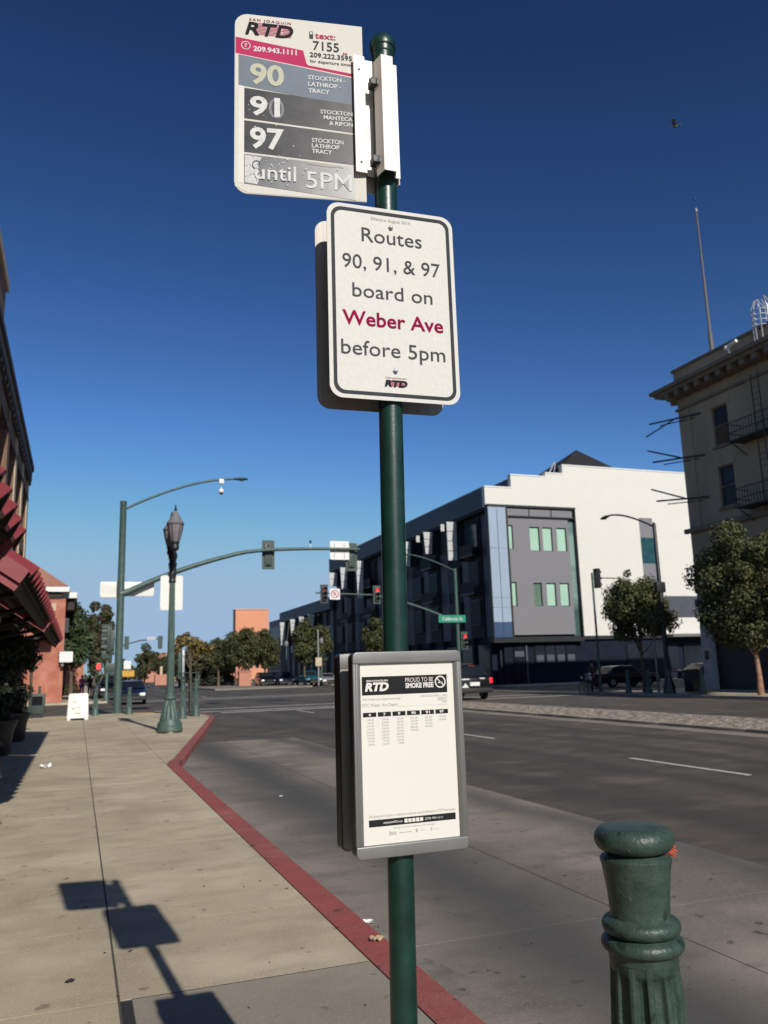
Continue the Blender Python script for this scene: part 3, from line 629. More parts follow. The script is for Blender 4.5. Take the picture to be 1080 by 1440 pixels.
for k in range(46):
    a = R(-12 + rnd.uniform(-9, 9)); r0, r1 = .066, .098 + rnd.uniform(0, .012); z0 = 1.028; z1 = 1.018 + rnd.uniform(-.012, .02)
    s_ = .0009; d = Vector((math.cos(a), math.sin(a), 0)); q = Vector((-d.y, d.x, 0)) * s_
    pts = [d * r0 + Vector((0, 0, z0)), d * (r0 + r1) * .5 + Vector((0, 0, (z0 + z1) / 2 + .004)), d * r1 + Vector((0, 0, z1))]
    for u, v in zip(pts, pts[1:]): g.face([u - q, u + q, v + q, v - q]); g.face([u - Vector((0, 0, s_)), u + Vector((0, 0, s_)), v + Vector((0, 0, s_)), v - Vector((0, 0, s_))])
g.build('threads', M['orange_cloth'], rb)
far_b = bollard((.73, 36.6, 0), 'slim green bollard left of the tall signal pole at the corner', M['fgreen'], n=48)
for ch_ in far_b.children: pass
for loc, lb in (((2.05, 36.3, 0), 'slim green bollard just right of the tall signal pole at the corner'), ((2.62, 52.0 - 9.5 + 15.9, 0), 'green bollard across the side street in front of the dark blue car'),
                ((25.9, 35.1, 0), 'dark bollard on the far kerb in front of the parked black car'), ((25.9, 32.0, 0), 'dark bollard on the far kerb between the two bushy street trees'),
                ((25.9, 29.8, 0), 'bollard standing alone on the far kerb before the tan building'), ((-2.3, 58.9, 0), 'green bollard on the opposite corner in front of the red brick wall'),
                ((25.9, 33.5, 0), 'dark bollard on the far kerb beside the smaller street tree')):
    dup(far_b, None, loc, label=lb)
# ------------------------------------------------------------------ twin lantern lamp post
def lamp_post(loc, label):
    t = thing('lamp_post', label, 'lamp post', loc)
    MB().lathe([(.36, 0.0), (.36, .05)], 4).build('footing', M['kerb'], t)
    n = 64; pr = [(.345, .05), (.345, .12), (.325, .17), (.33, .2), (.315, .26), (.27, .32), (.265, .36)]
    MB().lathe(pr, n).build('plinth', M['fgreen'], t, smooth=40)
    mb = MB(); mb.lathe([(.262, .36), (.235, .5), (.185, .66), (.15, .78), (.135, .88)], n, flute=(16, .02, .3, .95)); mb.build('fluted_base', M['fgreen'], t, smooth=50)
    MB().lathe([(.145, .88), (.16, .90), (.16, .93), (.14, .96), (.125, .98), (.13, 1.0), (.12, 1.03)], n).build('ring', M['fgreen'], t, smooth=40)
    mb = MB(); mb.lathe([(.105, 1.02), (.10, 2), (.085, 3.2), (.078, 4.05)], n, flute=(12, .012, 0, 5)); mb.build('shaft', M['fgreen'], t, smooth=50)
    MB().lathe([(.08, 4.05), (.10, 4.07), (.10, 4.12), (.085, 4.15), (.10, 4.22), (.11, 4.3), (.095, 4.36), (.085, 4.42), (.105, 4.5), (.12, 4.58), (.10, 4.62), (.09, 4.68), (.12, 4.76), (.13, 4.84), (.10, 4.9), (.06, 5.0)], 24).build('capital', M['iron'], t, smooth=40)
    rnd = random.Random(2); lf = MB()
    for k in range(24):
        a = k * 2.4; z = 4.2 + .7 * k / 24; r = .10; c = Vector((math.cos(a) * r, math.sin(a) * r, z)); d = Vector((math.cos(a), math.sin(a), 0)); q = Vector((-d.y, d.x, 0)) * .035
        lf.face([c - q, c + d * .05 + Vector((0, 0, .05)), c + q, c - d * .01 - Vector((0, 0, .06))])
    lf.build('leaf_ornament', M['iron'], t)
    for s_ in (-1, 1):
        y = s_ * .52
        MB().tube([(0, 0, 4.55), (0, y * .35, 4.5), (0, y * .8, 4.58), (0, y, 4.78), (0, y, 4.92)], [.035, .03, .03, .035, .05], 10).build('arm', M['iron'], t, smooth=50)
        l = thing('tmp', None, None); bpy.data.objects.remove(l)
        b_ = MB().lathe([(.05, 4.88), (.11, 4.93), (.115, 5.0), (.10, 5.05), (.12, 5.09), (.12, 5.13)], 20, (0, y)).build('lantern_base', M['iron'], t, smooth=40)
        MB().lathe([(.105, 5.13), (.155, 5.30), (.195, 5.48), (.21, 5.58), (.21, 5.62)], 12, (0, y)).build('lantern_glass', M['lamp_glass'], b_, smooth=20)
        rib = MB()
        for k in range(6):
            a = k * math.pi / 3; rib.tube([(math.cos(a) * r, y + math.sin(a) * r, z) for r, z in ((.11, 5.13), (.16, 5.30), (.20, 5.48), (.215, 5.60))], .009, 5)
        rib.build('lantern_ribs', M['iron'], b_)
        MB().lathe([(.23, 5.61), (.24, 5.65), (.18, 5.73), (.11, 5.87), (.055, 5.97), (.03, 6.0)], 20, (0, y)).build('lantern_roof', M['lamp_roof'], b_, smooth=40)
        MB().lathe([(.02, 6.0), (.05, 6.03), (.02, 6.07), (.03, 6.1), (.008, 6.18), (.003, 6.21)], 12, (0, y)).build('finial', M['iron'], b_, smooth=40)
    return t
lamp_post((2.38, 23.4, 0), 'green fluted lamp post with twin smoky lanterns on the corner sidewalk')

# ------------------------------------------------------------------ traffic signals
def curve_pts(p0, p1, p2, n=14):
    p0, p1, p2 = map(Vector, (p0, p1, p2)); return [p0 * (1 - t) ** 2 + p1 * 2 * t * (1 - t) + p2 * t * t for t in [k / n for k in range(n + 1)]]
def signal_head(par, c, face, lit=None, back=True, m='sgreen', name='signal_head', s=1):
    """three-lamp head centred at c facing direction face (degrees about z; 0 = towards -y)"""
    o = bpy.data.objects.new(name, None)
    me = MB()
    me.box(-.17, .17, -.10, .10, -.53, .53)
    h = me.build(name, M[m], par, bevel=.02, loc=c); h.rotation_euler = (0, 0, R(face)); h.scale = (s, s, s)
    if back: B(-.30, .30, .02, .035, -.70, .70).build('backplate', M[m], h)
    for i, z in enumerate((.34, 0, -.34)):
        col = M['sig_red'] if lit == i else (M['red_dull'] if i == 0 else M['dark_lens'])
        q = MB(); vs = [(.13 * math.cos(a), -.112, z + .13 * math.sin(a)) for a in [2 * math.pi * k / 18 for k in range(18)]]; q.face(vs); q.build('lens', col, h)
        v = MB(); n = 12
        for k in range(n):
            a, b = math.pi * (-.1 + 1.2 * k / n), math.pi * (-.1 + 1.2 * (k + 1) / n)
            v.face([(.15 * math.cos(a), -.10, z + .15 * math.sin(a)), (.15 * math.cos(b), -.10, z + .15 * math.sin(b)), (.15 * math.cos(b), -.32, z + .15 * math.sin(b) * .95), (.15 * math.cos(a), -.32, z + .15 * math.sin(a) * .95)])
        v.build('visor', M['black'] if m == 'darkgrey' else M[m], h)
    for z in (.45, -.45): B(-.05, .05, .10, .16, z - .04, z + .04).build('hinge', M['iron'], h)
    return h
def cobra(par, p, d, m='fgreen'):
    """street luminaire at p pointing along d"""
    d = Vector(d).normalized(); q = d.cross(Vector((0, 0, 1))).normalized(); mb = MB(); secs = [(0, .04, .03), (.12, .09, .06), (.35, .16, .09), (.6, .15, .08), (.75, .06, .04)]; vs = []; fs = []; n = 12
    for (t, w, h) in secs:
        for k in range(n): a = 2 * math.pi * k / n; vs.append(Vector(p) + d * t + q * math.cos(a) * w + Vector((0, 0, 1)) * math.sin(a) * h * (1 if math.sin(a) > 0 else .7))
    for i in range(len(secs) - 1):
        for k in range(n): fs.append((i * n + k, i * n + (k + 1) % n, (i + 1) * n + (k + 1) % n, (i + 1) * n + k))
    fs.append(tuple(range(n))); fs.append(tuple(range((len(secs) - 1) * n, len(secs) * n))[::-1]); mb.add(vs, fs)
    l = mb.build('luminaire', M[m], par, smooth=50); MB().ball(Vector(p) + d * .45 - Vector((0, 0, .04)), (.11, .11, .06), 10, 6).build('luminaire_lens', M['lamp_glass'], l, smooth=60)
    return l
sp = thing('traffic_signal', 'tall green signal mast at the near corner with long arm and street light arm', 'traffic light', (1.65, 38, 0))
MB().lathe([(.26, 0), (.26, .06), (.24, .08), (.17, .1), (.165, 3), (.15, 6), (.14, 9.25), (.15, 9.27), (.15, 9.32), (.02, 9.36)], 20).build('pole', M['fgreen'], sp, smooth=35)
MB().tube(curve_pts((.1, 0, 5.12), (2.2, 0, 6.25), (5.1, 0, 7.02), 10) + curve_pts((5.6, 0, 7.13), (7.2, 0, 7.38), (11.2, 0, 7.38), 8), [.13 - .0035 * k for k in range(20)], 12).build('mast_arm', M['fgreen'], sp, smooth=50)
MB().tube([(-.02, 0, 5.12), (.32, 0, 5.24)], [.17, .14], 14).build('arm_collar', M['fgreen'], sp, smooth=40)
MB().tube([(.1, 0, 9.0)] + curve_pts((.12, 0, 9.0), (2.9, 0, 10.5), (4.9, 0, 10.62), 14), [.055] * 16, 10).build('light_arm', M['fgreen'], sp, smooth=50)
cobra(sp, (4.9, 0, 10.62), (1, 0, .03))
signal_head(sp, (6.68, -.0 + .28, 7.05), 180); signal_head(sp, (10.85, .28, 7.02), 180)
cm = MB().lathe([(.03, 9.98), (.03, 10.2)], 8, (4.38, 0)).build('camera_bracket', M['white_bright'], sp)
B(4.27, 4.5, -.08, .08, 10.36, 10.58).build('camera_box', M['white_bright'], sp, bevel=.02)
cdm = MB(); cdm.ball((4.38, 0, 10.0), .13, 14, 10); cdm.build('camera_dome', M['white_bright'], sp, smooth=60); q = MB(); q.ball((4.38, 0, 9.93), .10, 12, 8); q.build('camera_glass', M['dark_lens'], cdm and sp, smooth=60)
MB().tube([(8.7, 0, 7.4), (8.7, 0, 7.62)], .025, 8).build('detector_stem', M['white_bright'], sp); MB().tube([(8.7, -.05, 7.62), (8.7, 0, 7.72), (8.72, .14, 7.74)], .05, 8).build('detector', M['darkgrey'], sp)
# blank side-mounted head towards the side street
signal_head(sp, (-.42, 0, 3.15), -90, m='sgreen')
signal_head(sp, (-.36, .05, 3.0), 180, back=False)
B(-.56, -.14, -.12, .12, 1.72, 2.12).build('pedestrian_signal', M['sgreen'], sp, bevel=.02)
B(-.15, .0, -.06, .06, 2.5, 3.4).build('signal_bracket', M['fgreen'], sp, bevel=.01)
# white sign cases
sg = MB().prism(rrect(-.87, 1.44, 5.06, 5.70, .08, 4), .24, .28, 'y').build('street_name_sign', M['white_bright'], sp, bevel=.006); sg['label'] = 'white back of the street name sign on the mast'
B(-.84, -.1, .20, .34, 5.0, 5.13).build('sign_light_box', M['white_base'], sg)
sg = MB().prism(rrect(1.68, 2.66, 4.4, 5.95, .09, 5), -.22, -.215, 'y').build('sign_plate', M['white_bright'], sp, smooth=30); sg['label'] = 'tall blank white sign back hanging from the arm'
for z in (4.9, 5.5): B(1.75, 2.6, -.214, -.19, z - .02, z + .02).build('sign_rail', M['iron_grey'], sg)
sg = MB().prism(rrect(9.72, 10.70, 6.86, 7.78, .06, 5), .12, .125, 'y').build('sign_plate', M['white_bright'], sp, smooth=30); sg['label'] = 'square blank white sign back near the arm tip'
for x in (9.95, 10.45): B(x - .015, x + .015, .09, .12, 6.95, 7.7).build('sign_rail', M['iron_grey'], sg)
# opposite corner mast with red lights, green street sign
op = thing('traffic_signal', 'green signal mast on the opposite corner with red lights and green street sign', 'traffic light', (28.1, 59.3, 0))
MB().lathe([(.24, 0), (.24, .08), (.15, .1), (.13, 6), (.115, 9.25), (.02, 9.3)], 16).build('pole', M['fgreen'], op, smooth=35)
MB().tube(curve_pts((0, 0, 5.0), (-4, 0, 6.7), (-7, 0, 7.15), 12) + [Vector((-11.6, 0, 7.3))], [.11 - .004 * k for k in range(14)], 10).build('mast_arm', M['fgreen'], op, smooth=50)
MB().tube(curve_pts((0, 0, 9.1), (-2.2, 0, 10.1), (-3.6, 0, 10.3), 10), .05, 8).build('light_arm', M['fgreen'], op, smooth=50); cobra(op, (-3.6, 0, 10.3), (-1, 0, .05))
signal_head(op, (-11.0, -.25, 7.2), 0, m='darkgrey'); signal_head(op, (-6.8, -.25, 7.15), 0, lit=0, m='sgreen'); signal_head(op, (.42, -.28, 3.55), 0, lit=0, m='sgreen')
sg = MB().prism(rrect(-1.72, .62, 4.98, 5.56, .06, 4), -.24, -.2, 'y').build('street_sign', M['st_green'], op)
lettering(sg, 'California St', -1.4, .35, 5.14, .26, -.242, M['num_white'], bold=.01)
sg = MB().prism(rrect(-10.55, -9.75, 6.78, 7.6, .05, 4), -.18, -.17, 'y').build('turn_sign', M['white_bright'], op)
ring(sg, -10.15, 7.19, .24, .31, -.182, M['pink'], 'red_ring'); printed(sg, [(-10.36, 7.38), (-10.32, 7.42), (-9.94, 7.0), (-9.98, 6.96)][::-1], -.181, M['pink'], 'red_slash', .001)
g = MB(); g.tube([(-10.22, -.183, 7.05), (-10.22, -.183, 7.25), (-10.15, -.183, 7.31), (-10.08, -.183, 7.25), (-10.08, -.183, 7.12)], .022, 4); g.build('arrow_mark', M['ink'], sg)
# right-hand side: slim signal on far kerb, luminaire pole
rp = thing('traffic_signal', 'slim dark signal post with black head against the white wall', 'traffic light', (26.0, 38 - .4, 0))
MB().lathe([(.12, 0), (.12, .3), (.06, .34), (.055, 6.3), (.01, 6.34)], 12).build('pole', M['fgreen'], rp, smooth=35)
MB().tube([(.06, 0, 6.0), (.2, 0, 6.0)], .03, 8).build('bracket', M['iron'], rp); signal_head(rp, (.30, -.02, 6.02), 180 - 55, m='darkgrey', back=False)
MB().tube([(.05, 0, 6.05), (1.6, -.3, 6.0)], .03, 8).build('side_arm', M['iron'], rp)
lp = thing('street_light', 'tall dark street light on the far kerb with arm curving left', 'street light', (26.2, 32.4, 0))
MB().lathe([(.22, 0), (.22, .25), (.16, .3), (.12, .4), (.105, 4), (.085, 8.1), (.02, 8.2)], 16).build('pole', M['iron'], lp, smooth=35)
MB().tube(curve_pts((0, 0, 7.95), (-.1, 2.1, 9.1), (-.1, 3.4, 9.15), 12), .045, 8).build('light_arm', M['iron'], lp, smooth=50); cobra(lp, (-.1, 3.35, 9.15), (0, 1, -.1), 'iron')
B(-.25, .25, -.12, .12, 4.75, 5.25).build('sign_box', M['frame'], lp, bevel=.02)
MB().lathe([(.30, .0), (.28, .3), (.2, .6), (.12, .9)], 14).build('base_shroud', M['iron'], lp, smooth=50)
dp = thing('post', 'thin pale metal post on the far kerb right of the smaller tree', 'post', (26.3, 33.3, 0)); MB().lathe([(.05, 0), (.04, 3.4)], 10).build('pole', M['alu'], dp); B(-.2, .2, -.03, -.01, 2.7, 3.3).build('sign_plate', M['tan_trim'], dp)
# distant mast arm down the street
dm = thing('traffic_signal', 'distant signal arm over the avenue far down the street', 'traffic light', (5.0, 120, 0))
MB().lathe([(.2, 0), (.15, .3), (.12, 7.2)], 10).build('pole', M['fgreen'], dm); MB().tube([(0, 0, 5.6), (1.5, 0, 6.1), (3, 0, 6.5), (6.1, 0, 6.75)], .1, 8).build('mast_arm', M['fgreen'], dm)
for x in (1.2, 5.7): B(x - .3, x + .3, -.2, .2, 5.3, 7.1).build('signal_head', M['sgreen'], dm)
B(3.9, 5.1, -.1, -.05, 6.5, 7.0).build('sign_plate', M['iron_grey'], dm)
# signal posts on the opposite left corner
pd = thing('pedestrian_signal', 'pedestrian signal post with box and red hand on the opposite left corner', 'pedestrian signal', (1.85, 59.4, 0))
MB().lathe([(.28, 0), (.28, .05), (.2, .08), (.16, .5), (.1, .6), (.09, 4.1), (.02, 4.15)], 14).build('pole', M['fgreen'], pd, smooth=35)
h = B(-.75, -.35, -.15, .15, 1.95, 2.55).build('signal_box', M['sgreen'], pd, bevel=.02)
g = MB(); g.face([(-.66, -.153, 2.1), (-.44, -.153, 2.1), (-.42, -.153, 2.35), (-.5, -.153, 2.47), (-.62, -.153, 2.45), (-.68, -.153, 2.3)]); g.build('red_hand', M['sig_red'], h)
B(-.4, .3, -.2, .12, 2.75, 3.3).build('control_box', M['sgreen'], pd, bevel=.02); B(-.4, 0, -.03, .03, 2.2, 2.3).build('bracket', M['sgreen'], pd)
signal_head(pd, (-.1, .1, 4.4), 180, back=True)
lo_ = thing('pedestrian_signal', 'dark push button post with narrow head beside the potted plants', 'pedestrian signal', (-1.76, 36.6, 0))
MB().lathe([(.1, 0), (.1, .2), (.055, .25), (.055, 1.85)], 12).build('pole', M['sgreen'], lo_, smooth=35); MB().lathe([(.04, 1.8), (.12, 1.86), (.14, 2.0), (.12, 2.24), (.09, 2.3), (.02, 2.32)], 12).build('head', M['sgreen'], lo_, smooth=40)
nb = thing('news_box', 'dark low cabinet at the foot of the post by the corner', 'cabinet', (-1.5, 37.0, 0)); B(-.28, .28, -.25, .25, .15, .95).build('body', M['sgreen'], nb, bevel=.03); B(-.2, .2, -.2, .2, 0, .15).build('foot', M['iron'], nb); B(-.2, .2, -.262, -.255, .5, .85).build('window', M['glass'], nb)
# ------------------------------------------------------------------ sandwich board
sb = thing('sandwich_board', 'white plastic sandwich board standing near the corner on the sidewalk', 'sign', (.06, 33.3, 0), R(-4))
for s_ in (-1, 1):
    poly = [(-.37, 0), (-.25, 0), (-.24, .07), (.24, .07), (.25, 0), (.37, 0), (.34, .94), (.30, .98), (-.30, .98), (-.34, .94)]
    o = MB().prism(poly, -.02, .02, 'y').build('panel', M['white_bright'], sb, bevel=.01, loc=(0, s_ * .2, 0)); o.rotation_euler = (R(-s_ * -10) * -1 if False else R(s_ * 10), 0, 0)
    if s_ == -1:
        for (x, z, w, h) in ((-.16, .42, .09, .07), (.04, .45, .08, .05), (.0, .25, .2, .04), (-.13, .66, .08, .05), (.1, .70, .07, .04)): printed(o, [(x - w / 2, z - h / 2), (x + w / 2, z - h / 2), (x + w / 2, z + h / 2), (x - w / 2, z + h / 2)], -.0215, M['pale_trim'], 'faded_print', .001)
# ------------------------------------------------------------------ vegetation
def crown_mesh(clumps, n, leaf, seed, squash=.9, bias=.6):
    rnd = random.Random(seed); vs = []; fs = []; tot = sum(c[3] ** 2 for c in clumps)
    for (cx, cy, cz, r) in clumps:
        k = int(n * r * r / tot)
        for _ in range(k):
            d = Vector((rnd.gauss(0, 1), rnd.gauss(0, 1), rnd.gauss(0, 1))).normalized(); q = r * rnd.random() ** (1 / 3 * bias) * rnd.uniform(.75, 1.12)
            p = Vector((cx, cy, cz)) + Vector((d.x * q, d.y * q, d.z * q * squash))
            nn = (d + Vector((rnd.uniform(-1, 1), rnd.uniform(-1, 1), rnd.uniform(-.6, 1.1))) * .8).normalized()
            a = nn.cross(Vector((rnd.uniform(-1, 1), rnd.uniform(-1, 1), rnd.uniform(-1, 1)))).normalized(); b = nn.cross(a); s_ = leaf * rnd.uniform(.6, 1.25)
            i = len(vs); vs += [p - a * s_, p - b * s_ * .55 + nn * s_ * .12, p + a * s_, p + b * s_ * .55 + nn * s_ * .12]; fs.append((i, i + 1, i + 2, i + 3))
    return vs, fs
def tree(name, label, loc, trunk_h, clumps, n, leaf, seed, m='leaf_a', r=.1, bark='bark', group='street trees', lean=(0, 0), m2=None):
    t = thing(name, label, 'tree', loc, 0, group); top = max(c[2] for c in clumps); lx, ly = lean
    tr = MB(); tr.tube([(0, 0, 0), (lx * .3 + .02, ly * .3, trunk_h * .4), (lx * .6, ly * .6 + .02, trunk_h * .8), (lx, ly, trunk_h), (lx * 1.1, ly * 1.1, (trunk_h + top) / 2)], [r * 1.3, r, r * .85, r * .75, r * .35], 9)
    tr.build('trunk', M[bark], t, smooth=60); lm = MB()
    rnd = random.Random(seed)
    for c in clumps[:14]:
        s0 = Vector((lx, ly, trunk_h + rnd.uniform(-.1, .3) * (top - trunk_h))); e = Vector(c[:3]); mid = s0.lerp(e, .5) + Vector((rnd.uniform(-.1, .1), rnd.uniform(-.1, .1), -.05 * (e - s0).length)); lm.tube([s0, mid, e], [r * .42, r * .28, r * .1], 6)
    lm.build('limbs', M[bark], t, smooth=60)
    vs, fs = crown_mesh(clumps, n, leaf, seed); mb = MB(); mb.add(vs, fs); k = len(fs)
    if m2: mb.mi = [1 if rnd.random() < .25 else 0 for _ in range(k)]
    mb.build('crown', [M[m], M[m2]] if m2 else M[m], t)
    return t
def clumps_in(rx, ry, z0, z1, n, r0, r1, seed, taper=0, skew=0):
    rnd = random.Random(seed); out = []
    while len(out) < n:
        x, y, z = rnd.uniform(-1, 1), rnd.uniform(-1, 1), rnd.uniform(-1, 1)
        if x * x + y * y + z * z > 1: continue
        k = 1 - taper * (z + 1) / 2
        if len(out) % 4 == 3: # small outlying sprays keep the outline uneven
            q = rnd.uniform(.96, 1.08) / math.sqrt(x * x + y * y + z * z); out.append((x * q * rx * k + skew * z, y * q * ry * k, (z0 + z1) / 2 + z * q * (z1 - z0) / 2, rnd.uniform(.35, .6) * r0)); continue
        out.append((x * rx * k + skew * z, y * ry * k, (z0 + z1) / 2 + z * (z1 - z0) / 2, rnd.uniform(r0, r1)))
    return out
# far kerb trees
tree('street_tree', 'round bushy street tree before the white wall, the smaller one on the far kerb', (26.3, 34.35, 0), 2.1, clumps_in(1.1, 2.3, 2.6, 6.15, 56, .42, .8, 3, taper=.25), 21000, .085, 3, 'leaf_a', .09, m2='leaf_b')
tree('street_tree', 'large bushy street tree with flaking red bark at the right edge of the photo', (26.5, 27.1, 0), 1.9, clumps_in(1.5, 3.1, 2.0, 6.9, 74, .42, .9, 5, taper=.12), 34000, .085, 5, 'leaf_a', .11, 'bark_red', m2='leaf_b')
# corner sapling with yellow leaves in an iron guard
tree('street_tree', 'small young tree with yellow autumn leaves in a guard behind the lamp post', (4.05, 32.6, 0), 1.75, [(-.3, 0, 2.85, .28), (.1, .1, 2.75, .3), (.45, 0, 2.6, .26), (.75, .1, 2.5, .2), (-.5, 0, 2.55, .2), (.2, .1, 2.35, .22), (-.15, 0, 3.0, .16)], 1300, .07, 8, 'leaf_y', .05, group='street trees', m2='leaf_br')
tg = thing('tree_guard', 'green metal guard of upright bars round the young yellow tree', 'tree guard', (4.05, 32.6, 0))
for k in range(8):
    a = k * math.pi / 4; MB().tube([(.3 * math.cos(a), .3 * math.sin(a), 0), (.3 * math.cos(a), .3 * math.sin(a), 1.0), (.38 * math.cos(a), .38 * math.sin(a), 1.6)], .016, 6).build('bar', M['fgreen'], tg)
for (z, r_) in ((.1, .3), (.95, .3), (1.6, .38)): MB().tube([(r_ * math.cos(k * math.pi / 10), r_ * math.sin(k * math.pi / 10), z) for k in range(21)], .018, 6).build('hoop', M['fgreen'], tg)
for loc, lb in (((3.55, 30.6, 0), 'tall green bollard right of the lamp post base, nearer the camera'), ((4.2, 32.0, 0), 'tall green bollard right of the lamp post in front of the tree guard')):
    q = dup(far_b, None, loc, label=lb); q.scale = (.95, .95, 1.25)
# trees beyond the side street
tree('broad_tree', 'dense green tree in front of the red brick building across the side street', (-.45, 65.5, 0), 1.9, clumps_in(1.6, 1.8, 2.3, 6.9, 50, .5, .95, 11, taper=.55), 9000, .14, 11, 'leaf_c', .14, group='trees beyond the side street', m2='leaf_b')
tree('upright_tree', 'tall narrow olive tree left of the signal mast across the side street', (1.15, 66, 0), 1.6, clumps_in(.38, .5, 2.0, 7.2, 40, .3, .5, 12), 6500, .12, 12, 'leaf_br', .11, group='trees beyond the side street', m2='leaf_b')
tree('upright_tree', 'narrow olive tree right behind the signal mast across the side street', (2.0, 68, 0), 1.6, clumps_in(.40, .5, 2.0, 7.0, 38, .3, .52, 13), 6000, .12, 13, 'leaf_br', .11, group='trees beyond the side street', m2='leaf_b')
tree('street_tree', 'second green tree behind the broad one by the brick building', (-1.2, 84, 0), 2, clumps_in(1.6, 2, 2.5, 7.2, 24, .7, 1.1, 14), 3500, .2, 14, 'leaf_b', .14, group='trees beyond the side street')
desc = ['low yellowish tree at the left end of the avenue row', 'dark olive tree left of the orange building', 'green pointed tree under the orange building', 'tall dark green tree in front of the orange building', 'dark tree right of the orange building', 'low round tree just right of the lamp post far away', 'dark tree between the orange building and long facade']
for i, (x, yy, rx, z0, z1, m_) in enumerate([(15.0, 112, 1.7, 2.0, 6.0, 'leaf_br'), (17.6, 112, 1.8, 2.2, 6.1, 'leaf_b'), (19.6, 110, 1.2, 2.2, 6.9, 'leaf_b'), (21.3, 110, 1.5, 2.2, 8.0, 'leaf_b'), (23.9, 112, 1.6, 2.2, 7.2, 'leaf_b'), (13.0, 116, 1.3, 1.6, 4.6, 'leaf_b'), (26.5, 122, 1.5, 2.2, 7.5, 'leaf_b')]):
    tree('avenue_tree', desc[i], (x, yy, 0), 2.2, clumps_in(rx * 1.25, 1.8, z0 + .1, z1 - .1, 44, .6, 1.05, 20 + i, taper=.3), 6500, .17, 20 + i, m_, .16, group='trees down the avenue', m2='leaf_a')
tree('avenue_tree', 'slender tree before the long dark facade with cars below', (24.4, 93, 0), 2.2, clumps_in(1.15, 1.2, 2.0, 7.2, 40, .5, .85, 31, taper=.3), 6500, .17, 31, 'leaf_b', .13, group='trees down the avenue', m2='leaf_a')
tree('avenue_tree', 'slender tree before the long facade, the right one of the pair', (26.3, 93, 0), 2.2, clumps_in(1.15, 1.2, 2.0, 7.8, 40, .5, .85, 32, taper=.2), 6500, .17, 32, 'leaf_b', .13, group='trees down the avenue', m2='leaf_a')
tree('avenue_tree', 'dark tree half hidden behind the bus stop pole', (25.9, 73, 0), 2.2, clumps_in(.9, 1.0, 2.6, 6.6, 22, .45, .75, 33, taper=.2), 4600, .14, 33, 'leaf_b', .12, group='trees down the avenue', m2='leaf_a')
fd = ['low far trees by the distant junction, left clump', 'small palm-like far tree by the distant junction', 'low far tree before the red roofed building', 'low far tree right of the red roofed building', 'wide low far tree at the end of the avenue']
for i, (x, rx, z1, yy) in enumerate([(10.5, 2.6, 5.8, 200), (14.8, 1.6, 9.0, 205), (18.3, 3.0, 7.4, 200), (25.5, 3.2, 7.0, 200), (21.5, 3.0, 6.2, 195)]):
    tree('far_tree', fd[i], (x, yy, 0), 1.5, clumps_in(rx, 2, 1.4, z1 - .5, 18, .8, 1.4, 40 + i), 2000, .3, 40 + i, 'leaf_b', .2, group='far trees at the end of the avenue')
hd = MB(); rnd = random.Random(9); cl = [(rnd.uniform(-60, 60), rnd.uniform(-6, 6), rnd.uniform(.5, 3.6), rnd.uniform(1.4, 2.8)) for _ in range(110)]
vs, fs = crown_mesh(cl, 16000, .5, 77); hd.add(vs, fs); tag(hd.build('tree_belt', M['leaf_b'], None, loc=(20, 330, 0)), 'low dark belt of far trees closing the avenue', 'trees', kind='stuff')
hd = MB(); cl = [(rnd.uniform(-4, 5.0), rnd.uniform(-2, 2), rnd.uniform(.4, 2.1), rnd.uniform(.5, 1.0)) for _ in range(36)]
vs, fs = crown_mesh(cl, 7000, .18, 78); hd.add(vs, fs); tag(hd.build('hedge', M['leaf_dk'], None, loc=(16.6, 114, 0)), 'dark hedge beneath the avenue trees', 'hedge', kind='stuff')
bh = thing('bush', 'low clipped bush beside the red brick building', 'bush', (-.8, 84, 0)); vs, fs = crown_mesh([(0, 0, .5, .6), (.5, .2, .5, .5), (-.5, 0, .45, .5)], 1200, .1, 70); mb = MB(); mb.add(vs, fs); mb.build('foliage', M['leaf_b'], bh)
# potted plants by the wall
for i, (x, yy, h, r, lb) in enumerate([(-1.45, 12.6, 2.3, .42, 'dark potted plant by the wall, nearest the camera'), (-1.55, 19.2, 2.75, .55, 'tall dark potted plant under the last red awning'), (-1.5, 23.2, 2.65, .55, 'dark potted plant beyond the awning shade'), (-1.75, 27.0, 1.2, .45, 'low potted plant nearest the side street')]):
    t = thing('potted_plant', lb, 'potted plant', (x, yy, 0), 0, 'potted plants along the wall')
    MB().lathe([(.26, 0), (.3, .04), (.34, .45), (.4, .62), (.42, .64), (.42, .7), (.36, .7), (.35, .62)], 24).build('pot', M['pot'], t, smooth=40)
    MB().tube([(0, 0, .6), (.03, 0, h * .6), (0, .02, h * .8)], [.05, .04, .03], 8).build('stem', M['bark'], t)
    cl = clumps_in(r * .7, r * .7, h * .52, h + .15, 16, .2, .34, 50 + i); cl += [(0, 0, .85, .3), (.1, .1, 1.1, .22)]
    vs, fs = crown_mesh(cl, 4200, .06, 60 + i); mb = MB(); mb.add(vs, fs); mb.build('foliage', M['leaf_dk'], t)
